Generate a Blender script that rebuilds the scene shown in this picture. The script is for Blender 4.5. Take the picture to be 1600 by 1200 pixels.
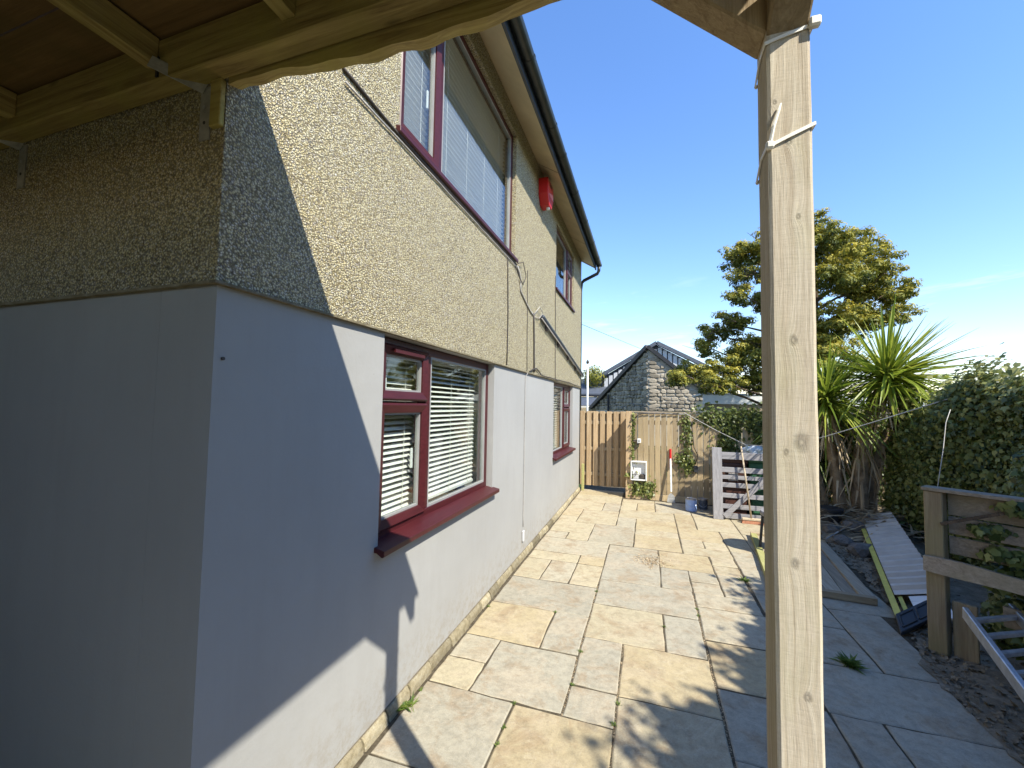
import bpy, bmesh, math, random
import numpy as np
from mathutils import Vector, Matrix
random.seed(7); rng = np.random.default_rng(7)
scene = bpy.context.scene
col = scene.collection
for o in list(bpy.data.objects): bpy.data.objects.remove(o)

# ------------------------------------------------------------------ camera
F_PX = 642.0
def _n(v): return v / np.linalg.norm(v)
def _cr(px, py): return np.array([px - 800.0, py - 600.0, F_PX])
_Y = _n(_cr(1012, 637)); _U = _cr(1014, -12300); _U = _n(_U - _Y * (_U @ _Y) / 1.0) if False else _n(_n(_cr(1014, -12300)) - _Y * (_n(_cr(1014, -12300)) @ _Y))
_X = _n(np.cross(_Y, _U)); RW = np.array([_X, _Y, _U])
CAM = np.array([1.355, -0.968, 1.72])
cam_d = bpy.data.cameras.new('camera'); cam = bpy.data.objects.new('camera', cam_d); col.objects.link(cam)
cam_d.sensor_width = 36.0; cam_d.lens = F_PX / 1600 * 36.0; cam_d.clip_start = 0.02; cam_d.clip_end = 3000
r_, d_, f_ = RW[:, 0], RW[:, 1], RW[:, 2]
cam.matrix_world = Matrix(((r_[0], -d_[0], -f_[0], CAM[0]), (r_[1], -d_[1], -f_[1], CAM[1]), (r_[2], -d_[2], -f_[2], CAM[2]), (0, 0, 0, 1)))
scene.camera = cam
scene.render.resolution_x = 1024; scene.render.resolution_y = 768

# ------------------------------------------------------------------ light
SUN_TRAVEL = Vector((-1.0, 0.70, -1.30)).normalized()
sd = -SUN_TRAVEL
elev = math.asin(sd.z); azim = math.atan2(sd.x, sd.y)
world = bpy.data.worlds.new('World'); scene.world = world; world.use_nodes = True
wn = world.node_tree; bg = wn.nodes['Background']
sky = wn.nodes.new('ShaderNodeTexSky'); sky.sky_type = 'NISHITA'; sky.sun_disc = False
sky.sun_elevation = elev; sky.sun_rotation = azim; sky.altitude = 0; sky.air_density = 1.35; sky.dust_density = 0.0; sky.ozone_density = 5.0
bg.inputs['Strength'].default_value = 0.142
# thin cirrus all round the low sky
tc = wn.nodes.new('ShaderNodeTexCoord'); mp = wn.nodes.new('ShaderNodeMapping'); mp.inputs['Scale'].default_value = (2.2, 2.2, 13.0); mp.inputs['Location'].default_value = (1.7, 0.3, 0.0)
nz = wn.nodes.new('ShaderNodeTexNoise'); nz.inputs['Scale'].default_value = 2.0; nz.inputs['Detail'].default_value = 7; nz.inputs['Roughness'].default_value = 0.62; nz.inputs['Distortion'].default_value = 0.4
cr = wn.nodes.new('ShaderNodeValToRGB'); cr.color_ramp.elements[0].position = 0.56; cr.color_ramp.elements[0].color = (0, 0, 0, 1); cr.color_ramp.elements[1].position = 0.80; cr.color_ramp.elements[1].color = (1, 1, 1, 1)
sx = wn.nodes.new('ShaderNodeSeparateXYZ'); mr = wn.nodes.new('ShaderNodeMapRange'); mr.inputs[1].default_value = 0.30; mr.inputs[2].default_value = 0.12; mr.inputs[3].default_value = 0.0; mr.inputs[4].default_value = 0.45
mu = wn.nodes.new('ShaderNodeMath'); mu.operation = 'MULTIPLY'
tn = wn.nodes.new('ShaderNodeMixRGB'); tn.blend_type = 'MULTIPLY'; tn.inputs[0].default_value = 1.0; tn.inputs[2].default_value = (1.0, 0.92, 0.98, 1)
mx = wn.nodes.new('ShaderNodeMixRGB'); mx.inputs[2].default_value = (7.5, 7.8, 8.2, 1)
L = wn.links.new
L(tc.outputs['Generated'], mp.inputs['Vector']); L(mp.outputs[0], nz.inputs['Vector']); L(nz.outputs['Fac'], cr.inputs[0])
L(tc.outputs['Generated'], sx.inputs[0]); L(sx.outputs['Z'], mr.inputs[0]); L(cr.outputs[0], mu.inputs[0]); L(mr.outputs[0], mu.inputs[1])
L(mu.outputs[0], mx.inputs[0]); L(sky.outputs[0], tn.inputs[1]); hsv = wn.nodes.new('ShaderNodeHueSaturation'); hsv.inputs['Saturation'].default_value = 1.14; hsv.inputs['Value'].default_value = 0.93; L(tn.outputs[0], hsv.inputs['Color']); L(hsv.outputs[0], mx.inputs[1]); L(mx.outputs[0], bg.inputs['Color'])
sun_l = bpy.data.lights.new('sun', 'SUN'); sun_l.energy = 3.95; sun_l.angle = math.radians(0.53); sun_l.color = (1.0, 0.95, 0.83)
sun = bpy.data.objects.new('sun', sun_l); col.objects.link(sun); sun.location = (6, -6, 9)
sun.rotation_euler = SUN_TRAVEL.to_track_quat('-Z', 'Y').to_euler()
vs = scene.view_settings; vs.view_transform = 'Standard'; vs.look = 'None'; vs.gamma = 1.0; vs.exposure = 1.25
try: vs.use_curve_mapping = False
except Exception: pass
scene.render.engine = 'CYCLES'
scene.cycles.max_bounces = 10; scene.cycles.diffuse_bounces = 5; scene.cycles.transparent_max_bounces = 24

# ------------------------------------------------------------------ helpers
def wray(px, py): return RW @ _cr(px, py)
def on(axis, val, px, py):
    d = wray(px, py); t = (val - CAM[axis]) / d[axis]; return Vector(CAM + d * t)
def gx(px, py, x): return on(0, x, px, py)
def gy(px, py, y): return on(1, y, px, py)
def gz(px, py, z=0.0): return on(2, z, px, py)
def tag(o, label, cat, group=None):
    o['label'] = label; o['category'] = cat
    if group: o['group'] = group
    return o
def kind(o, k): o['kind'] = k; return o
def empty(name, loc=(0, 0, 0), parent=None):
    o = bpy.data.objects.new(name, None); col.objects.link(o); o.location = loc; o.empty_display_size = 0.05
    if parent: o.parent = parent
    return o
def link(name, me, parent=None, m=None):
    o = bpy.data.objects.new(name, me); col.objects.link(o)
    if parent:
        o.parent = parent; o.matrix_parent_inverse = Matrix.Translation(-parent.location) if parent.parent is None else Matrix.Identity(4)
    if m is not None and not me.materials: me.materials.append(m)
    return o
class MB:
    def __init__(s): s.v = []; s.f = []
    def add(s, vs_, fs):
        b = len(s.v); s.v += [tuple(v) for v in vs_]; s.f += [tuple(b + i for i in f) for f in fs]; return s
    def box(s, x0, x1, y0, y1, z0, z1):
        return s.add([(x0, y0, z0), (x1, y0, z0), (x1, y1, z0), (x0, y1, z0), (x0, y0, z1), (x1, y0, z1), (x1, y1, z1), (x0, y1, z1)],
                     [(0, 3, 2, 1), (4, 5, 6, 7), (0, 1, 5, 4), (1, 2, 6, 5), (2, 3, 7, 6), (3, 0, 4, 7)])
    def bar(s, a, b, w, h, up=(0, 0, 1)):
        a = Vector(a); b = Vector(b); d = (b - a).normalized(); sd_ = d.cross(Vector(up))
        if sd_.length < 1e-4: sd_ = Vector((1, 0, 0))
        sd_.normalize(); u = sd_.cross(d).normalized(); sd_ *= w / 2; u *= h / 2
        vv = [p + i * sd_ + j * u for p in (a, b) for i, j in ((-1, -1), (1, -1), (1, 1), (-1, 1))]
        return s.add(vv, [(0, 1, 2, 3), (7, 6, 5, 4), (0, 4, 5, 1), (1, 5, 6, 2), (2, 6, 7, 3), (3, 7, 4, 0)])
    def tube(s, pts, r, n=8, cap=True):
        pts = [Vector(p) for p in pts]; rr = r if isinstance(r, (list, tuple)) else [r] * len(pts)
        rings = []; t0 = (pts[1] - pts[0]).normalized(); nn = t0.cross(Vector((0.31, 0.2, 0.93)))
        if nn.length < 1e-3: nn = t0.cross(Vector((1, 0, 0)))
        nn.normalize()
        for i, p in enumerate(pts):
            t = (pts[min(i + 1, len(pts) - 1)] - pts[max(i - 1, 0)]).normalized()
            nn = (nn - t * nn.dot(t)).normalized(); bb = t.cross(nn)
            rings.append([p + (nn * math.cos(2 * math.pi * k / n) + bb * math.sin(2 * math.pi * k / n)) * rr[i] for k in range(n)])
        fs = [(i * n + k, i * n + (k + 1) % n, (i + 1) * n + (k + 1) % n, (i + 1) * n + k) for i in range(len(pts) - 1) for k in range(n)]
        if cap: fs += [tuple(range(n))[::-1], tuple((len(pts) - 1) * n + k for k in range(n))]
        return s.add([v for rg in rings for v in rg], fs)
    def lathe(s, prof, c=(0, 0, 0), n=24):
        c = Vector(c); vv = [c + Vector((r * math.cos(2 * math.pi * k / n), r * math.sin(2 * math.pi * k / n), z)) for r, z in prof for k in range(n)]
        fs = [(i * n + k, i * n + (k + 1) % n, (i + 1) * n + (k + 1) % n, (i + 1) * n + k) for i in range(len(prof) - 1) for k in range(n)]
        fs += [tuple(range(n))[::-1], tuple((len(prof) - 1) * n + k for k in range(n))]
        return s.add(vv, fs)
    def prism(s, poly, d):   # polygon (list of 3D) extruded by vector d
        poly = [Vector(p) for p in poly]; d = Vector(d); n = len(poly)
        return s.add(poly + [p + d for p in poly], [tuple(range(n))[::-1], tuple(range(n, 2 * n))] + [(i, (i + 1) % n, n + (i + 1) % n, n + i) for i in range(n)])
    def mesh(s, name, m=None, smooth=False, bevel=0.0, seg=1):
        me = bpy.data.meshes.new(name); me.from_pydata(s.v, [], s.f); me.validate()
        bm = bmesh.new(); bm.from_mesh(me); bmesh.ops.recalc_face_normals(bm, faces=bm.faces)
        if bevel: bmesh.ops.bevel(bm, geom=list(bm.edges), offset=bevel, segments=seg, affect='EDGES', profile=0.6, clamp_overlap=True)
        bm.to_mesh(me); bm.free()
        if smooth: me.polygons.foreach_set('use_smooth', [True] * len(me.polygons))
        if m: me.materials.append(m)
        return me
    def build(s, name, m, parent=None, **k): return link(name, s.mesh(name, m, **k), parent)

# ------------------------------------------------------------------ materials
class N:
    def __init__(s, name):
        s.m = bpy.data.materials.new(name); s.m.use_nodes = True; s.t = s.m.node_tree; s.b = s.t.nodes['Principled BSDF']; s.out = s.t.nodes['Material Output']
    def n(s, typ, **k):
        nd = s.t.nodes.new('ShaderNode' + typ)
        for a, v in k.items():
            if a.startswith('i_'): nd.inputs[a[2:].replace('_', ' ')].default_value = v
            else: setattr(nd, a, v)
        return nd
    def l(s, a, b): s.t.links.new(a, b)
    def coord(s, scale=(1, 1, 1), rnd=True, rot=(0, 0, 0)):
        t = s.n('TexCoord'); mp = s.n('Mapping'); mp.inputs['Scale'].default_value = scale; mp.inputs['Rotation'].default_value = rot
        s.l(t.outputs['Object'], mp.inputs['Vector'])
        if rnd:
            oi = s.n('ObjectInfo'); mm = s.n('Math', operation='MULTIPLY'); mm.inputs[1].default_value = 57.0
            s.l(oi.outputs['Random'], mm.inputs[0]); cb = s.n('CombineXYZ')
            for i in range(3): s.l(mm.outputs[0], cb.inputs[i])
            s.l(cb.outputs[0], mp.inputs['Location'])
        return mp.outputs[0]
    def noise(s, vec, scale, detail=6, rough=0.6, dist=0.0):
        nd = s.n('TexNoise'); nd.inputs['Scale'].default_value = scale; nd.inputs['Detail'].default_value = detail; nd.inputs['Roughness'].default_value = rough; nd.inputs['Distortion'].default_value = dist
        s.l(vec, nd.inputs['Vector']); return nd.outputs['Fac']
    def ramp(s, fac, stops):
        nd = s.n('ValToRGB'); e = nd.color_ramp.elements
        while len(e) < len(stops): e.new(0.5)
        for i, (p, c) in enumerate(stops): e[i].position = p; e[i].color = (c, c, c, 1) if isinstance(c, (int, float)) else (*c[:3], 1)
        s.l(fac, nd.inputs[0]); return nd.outputs[0]
    def mix(s, fac, a, b, mode='MIX'):
        nd = s.n('MixRGB', blend_type=mode)
        for i, x in ((0, fac), (1, a), (2, b)):
            if isinstance(x, (int, float)): nd.inputs[i].default_value = x if i == 0 else (x, x, x, 1)
            elif isinstance(x, tuple): nd.inputs[i].default_value = (*x[:3], 1)
            else: s.l(x, nd.inputs[i])
        return nd.outputs[0]
    def bump(s, h, strength=0.4, dist=0.005, prev=None):
        nd = s.n('Bump'); nd.inputs['Strength'].default_value = strength; nd.inputs['Distance'].default_value = dist; s.l(h, nd.inputs['Height'])
        if prev is not None: s.l(prev, nd.inputs['Normal'])
        return nd.outputs[0]
    def rnd_val(s, c, lo, hi):
        oi = s.n('ObjectInfo'); mr_ = s.n('MapRange'); mr_.inputs[3].default_value = lo; mr_.inputs[4].default_value = hi
        s.l(oi.outputs['Random'], mr_.inputs[0]); hs = s.n('HueSaturation'); s.l(mr_.outputs[0], hs.inputs['Value']); s.l(c, hs.inputs['Color']); return hs.outputs[0]
    def fin(s, c=None, rough=0.7, nrm=None, spec=0.3, metal=0.0):
        if c is not None:
            if isinstance(c, tuple): s.b.inputs['Base Color'].default_value = (*c, 1)
            else: s.l(c, s.b.inputs['Base Color'])
        if isinstance(rough, (int, float)): s.b.inputs['Roughness'].default_value = rough
        else: s.l(rough, s.b.inputs['Roughness'])
        s.b.inputs['Specular IOR Level'].default_value = spec; s.b.inputs['Metallic'].default_value = metal
        if nrm is not None: s.l(nrm, s.b.inputs['Normal'])
        return s.m
def simple(name, c, rough=0.5, var=0.12, scale=14, bump=0.08, spec=0.4, metal=0.0, bdist=0.003):
    k = N(name); v = k.coord(); f = k.noise(v, scale)
    cc = k.ramp(f, [(0.3, tuple(x * (1 - var) for x in c)), (0.7, tuple(min(1, x * (1 + var)) for x in c))])
    return k.fin(cc, rough, k.bump(k.noise(v, scale * 9), bump, bdist) if bump else None, spec, metal)
def wood(name, c1, c2, axis, scale=1.0, rough=0.75, bump=0.5, val=(0.8, 1.15), stain=None, knots=True):
    k = N(name); st = [26.0, 26.0, 26.0]; st[axis] = 1.3
    v = k.coord(tuple(x * scale for x in st)); g = k.noise(v, 1.6, 8, 0.65, 0.9); fine = k.noise(v, 5.0, 4, 0.7)
    c = k.ramp(g, [(0.28, c1), (0.5, tuple((a + b) / 2 for a, b in zip(c1, c2))), (0.72, c2)])
    c = k.mix(0.35, c, k.ramp(fine, [(0.25, 0.35), (0.75, 1.0)]), 'MULTIPLY')
    if knots:
        s2 = [7.0, 7.0, 7.0]; s2[axis] = 2.6; vo = k.n('TexVoronoi'); vo.inputs['Scale'].default_value = scale; vo.inputs['Randomness'].default_value = 1.0
        k.l(k.coord(tuple(s2)), vo.inputs['Vector']); kn = k.ramp(vo.outputs['Distance'], [(0.03, 0.35), (0.085, 0.75), (0.11, 1.0)])
        c = k.mix(0.8, c, kn, 'MULTIPLY')
    if stain:
        w = k.noise(k.coord((1, 1, 1)), 3.5, 5, 0.6); c = k.mix(k.ramp(w, [(0.42, 0.0), (0.68, 0.85)]), c, stain)
    c = k.rnd_val(c, *val)
    return k.fin(c, rough, k.bump(fine, bump, 0.003, k.bump(g, bump, 0.004)), 0.25)

# pebbledash
def m_pebbledash():
    k = N('pebbledash'); v = k.coord(rnd=False); vo = k.n('TexVoronoi'); vo.inputs['Scale'].default_value = 135; vo.inputs['Randomness'].default_value = 1
    wv = k.n('TexNoise'); wv.inputs['Scale'].default_value = 40; k.l(v, wv.inputs['Vector'])
    vm = k.n('MixRGB'); vm.inputs[0].default_value = 0.012; k.l(v, vm.inputs[1]); k.l(wv.outputs['Color'], vm.inputs[2]); k.l(vm.outputs[0], vo.inputs['Vector'])
    sp = k.n('SeparateColor'); k.l(vo.outputs['Color'], sp.inputs[0])
    peb = k.ramp(sp.outputs[0], [(0.0, (0.20, 0.155, 0.10)), (0.12, (0.48, 0.385, 0.19)), (0.40, (0.66, 0.56, 0.315)), (0.66, (0.77, 0.70, 0.47)), (0.82, (0.26, 0.22, 0.17)), (0.9, (0.5, 0.45, 0.36)), (1.0, (0.84, 0.79, 0.66))])
    gap = k.ramp(vo.outputs['Distance'], [(0.32, 1.0), (0.66, 0.34)])
    c = k.mix(1.0, peb, gap, 'MULTIPLY')
    st = k.noise(v, 1.3, 5); c = k.mix(k.ramp(st, [(0.40, 0.0), (0.72, 0.34)]), c, (0.40, 0.345, 0.21))
    h = k.ramp(vo.outputs['Distance'], [(0.0, 1.0), (0.30, 0.85), (0.65, 0.0)])
    ad = k.n('MixRGB', blend_type='ADD'); ad.inputs[0].default_value = 0.6; k.l(h, ad.inputs[1]); k.l(sp.outputs[1], ad.inputs[2])
    return k.fin(c, 0.75, k.bump(ad.outputs[0], 0.9, 0.006), 0.3)
def m_render():
    k = N('grey_render'); v = k.coord(rnd=False); a = k.noise(v, 1.1, 6, 0.6); b = k.noise(v, 75, 5, 0.7); st = k.noise(k.coord((3, 3, 0.45), rnd=False), 2.4, 8, 0.72)
    c = k.ramp(a, [(0.3, (0.300, 0.297, 0.283)), (0.7, (0.336, 0.333, 0.318))]); c = k.mix(k.ramp(st, [(0.48, 0.0), (0.75, 0.35)]), c, (0.272, 0.266, 0.25))
    dk = k.noise(v, 7.0, 9, 0.78); c = k.mix(k.ramp(dk, [(0.63, 0.0), (0.72, 0.35)]), c, (0.42, 0.405, 0.38))
    sc = k.noise(k.coord((1, 4, 22), rnd=False), 2.6, 7, 0.75); c = k.mix(k.ramp(sc, [(0.70, 0.0), (0.74, 0.4)]), c, (0.46, 0.45, 0.43))
    pit = k.noise(v, 34, 3, 0.5); c = k.mix(k.ramp(pit, [(0.19, 0.5), (0.225, 0.0)]), c, (0.20, 0.19, 0.17))
    sp = k.n('SeparateXYZ'); k.l(v, sp.inputs[0]); lo = k.n('MapRange'); lo.inputs[1].default_value = 0.40; lo.inputs[2].default_value = 0.08; k.l(sp.outputs['Z'], lo.inputs[0])
    ms = k.noise(v, 13, 9, 0.8); mm = k.n('Math', operation='MULTIPLY'); k.l(lo.outputs[0], mm.inputs[0]); k.l(k.ramp(ms, [(0.46, 0.0), (0.66, 0.75)]), mm.inputs[1])
    c = k.mix(mm.outputs[0], c, (0.24, 0.20, 0.145))
    return k.fin(c, 0.85, k.bump(b, 0.35, 0.0025, k.bump(k.noise(v, 9, 4), 0.3, 0.008)), 0.2)
def m_slab():
    k = N('sandstone_slab'); oi = k.n('ObjectInfo'); v = k.coord(); big = k.noise(v, 3.0, 9, 0.68, 0.5); mid = k.noise(v, 19, 10, 0.75); fine = k.noise(v, 140, 5, 0.75); speck = k.noise(v, 55, 6, 0.8)
    c = k.mix(k.ramp(big, [(0.47, 0.0), (0.62, 0.45)]), oi.outputs['Color'], (0.46, 0.38, 0.27))
    c = k.mix(k.ramp(k.noise(v, 4.2, 10, 0.74, 0.6), [(0.50, 0.0), (0.62, 0.55)]), c, (0.285, 0.20, 0.115))
    c = k.mix(0.8, c, k.ramp(mid, [(0.30, 0.62), (0.56, 1.0)]), 'MULTIPLY')
    c = k.mix(k.ramp(k.noise(v, 23, 10, 0.85), [(0.63, 0.0), (0.70, 0.55)]), c, (0.58, 0.52, 0.42))
    c = k.mix(k.ramp(speck, [(0.30, 0.75), (0.38, 0.0)]), c, (0.13, 0.10, 0.07))
    ri = k.noise(v, 2.1, 5, 0.6, 1.5); c = k.mix(k.ramp(ri, [(0.492, 0.0), (0.499, 0.16), (0.501, 0.16), (0.508, 0.0)]), c, (0.62, 0.56, 0.46))
    c = k.mix(0.5, c, k.ramp(fine, [(0.3, 0.55), (0.65, 1.0)]), 'MULTIPLY')
    return k.fin(c, 0.82, k.bump(fine, 0.35, 0.0015, k.bump(mid, 0.6, 0.005, k.bump(big, 0.5, 0.02))), 0.25)
def m_glass():
    k = N('window_glass'); k.t.nodes.remove(k.b); tr = k.n('BsdfTransparent'); tr.inputs[0].default_value = (0.93, 0.96, 0.95, 1); gl = k.n('BsdfGlossy'); gl.inputs['Roughness'].default_value = 0.0
    ge = k.n('NewGeometry'); dt = k.n('VectorMath', operation='DOT_PRODUCT'); k.l(ge.outputs['Normal'], dt.inputs[0]); k.l(ge.outputs['Incoming'], dt.inputs[1])
    ab = k.n('Math', operation='ABSOLUTE'); k.l(dt.outputs['Value'], ab.inputs[0]); iv = k.n('Math', operation='SUBTRACT'); iv.inputs[0].default_value = 1.0; k.l(ab.outputs[0], iv.inputs[1])
    pw = k.n('Math', operation='POWER'); pw.inputs[1].default_value = 4.0; k.l(iv.outputs[0], pw.inputs[0]); fr = k.n('MapRange'); fr.inputs[3].default_value = 0.06; fr.inputs[4].default_value = 0.9; k.l(pw.outputs[0], fr.inputs[0])
    ms = k.n('MixShader'); k.l(fr.outputs[0], ms.inputs[0]); k.l(tr.outputs[0], ms.inputs[1]); k.l(gl.outputs[0], ms.inputs[2]); k.l(ms.outputs[0], k.out.inputs[0]); return k.m
def m_leaf(name, cols, rough=0.5, trans=0.35, spec=0.4):
    k = N(name); at = k.n('Attribute'); at.attribute_name = 'tint'; sp = k.n('SeparateColor'); k.l(at.outputs['Color'], sp.inputs[0])
    c = k.ramp(sp.outputs[0], [(i / (len(cols) - 1), x) for i, x in enumerate(cols)])
    k.fin(c, rough, None, spec); tl = k.n('BsdfTranslucent'); k.l(c, tl.inputs['Color']); ms = k.n('MixShader'); ms.inputs[0].default_value = trans
    k.l(k.b.outputs[0], ms.inputs[1]); k.l(tl.outputs[0], ms.inputs[2]); k.l(ms.outputs[0], k.out.inputs[0]); return k.m
def m_soil(name, cols, sc=8, bump=0.8):
    k = N(name); v = k.coord(rnd=False); a = k.noise(v, sc, 9, 0.7); b = k.noise(v, sc * 10, 6, 0.7)
    c = k.ramp(a, [(0.25, cols[0]), (0.5, cols[1]), (0.75, cols[2])]); c = k.mix(0.6, c, k.ramp(b, [(0.3, 0.4), (0.7, 1.0)]), 'MULTIPLY')
    return k.fin(c, 0.95, k.bump(b, bump, 0.01, k.bump(a, 0.6, 0.03)), 0.15)
def m_maroon():
    k = N('maroon_frame'); v = k.coord((1, 1, 1)); g = k.noise(k.coord((60, 3, 60)), 1.5, 6, 0.6); c = k.ramp(g, [(0.3, (0.042, 0.0065, 0.008)), (0.7, (0.070, 0.012, 0.014))])
    return k.fin(c, 0.42, k.bump(g, 0.12, 0.001), 0.35)
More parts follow.
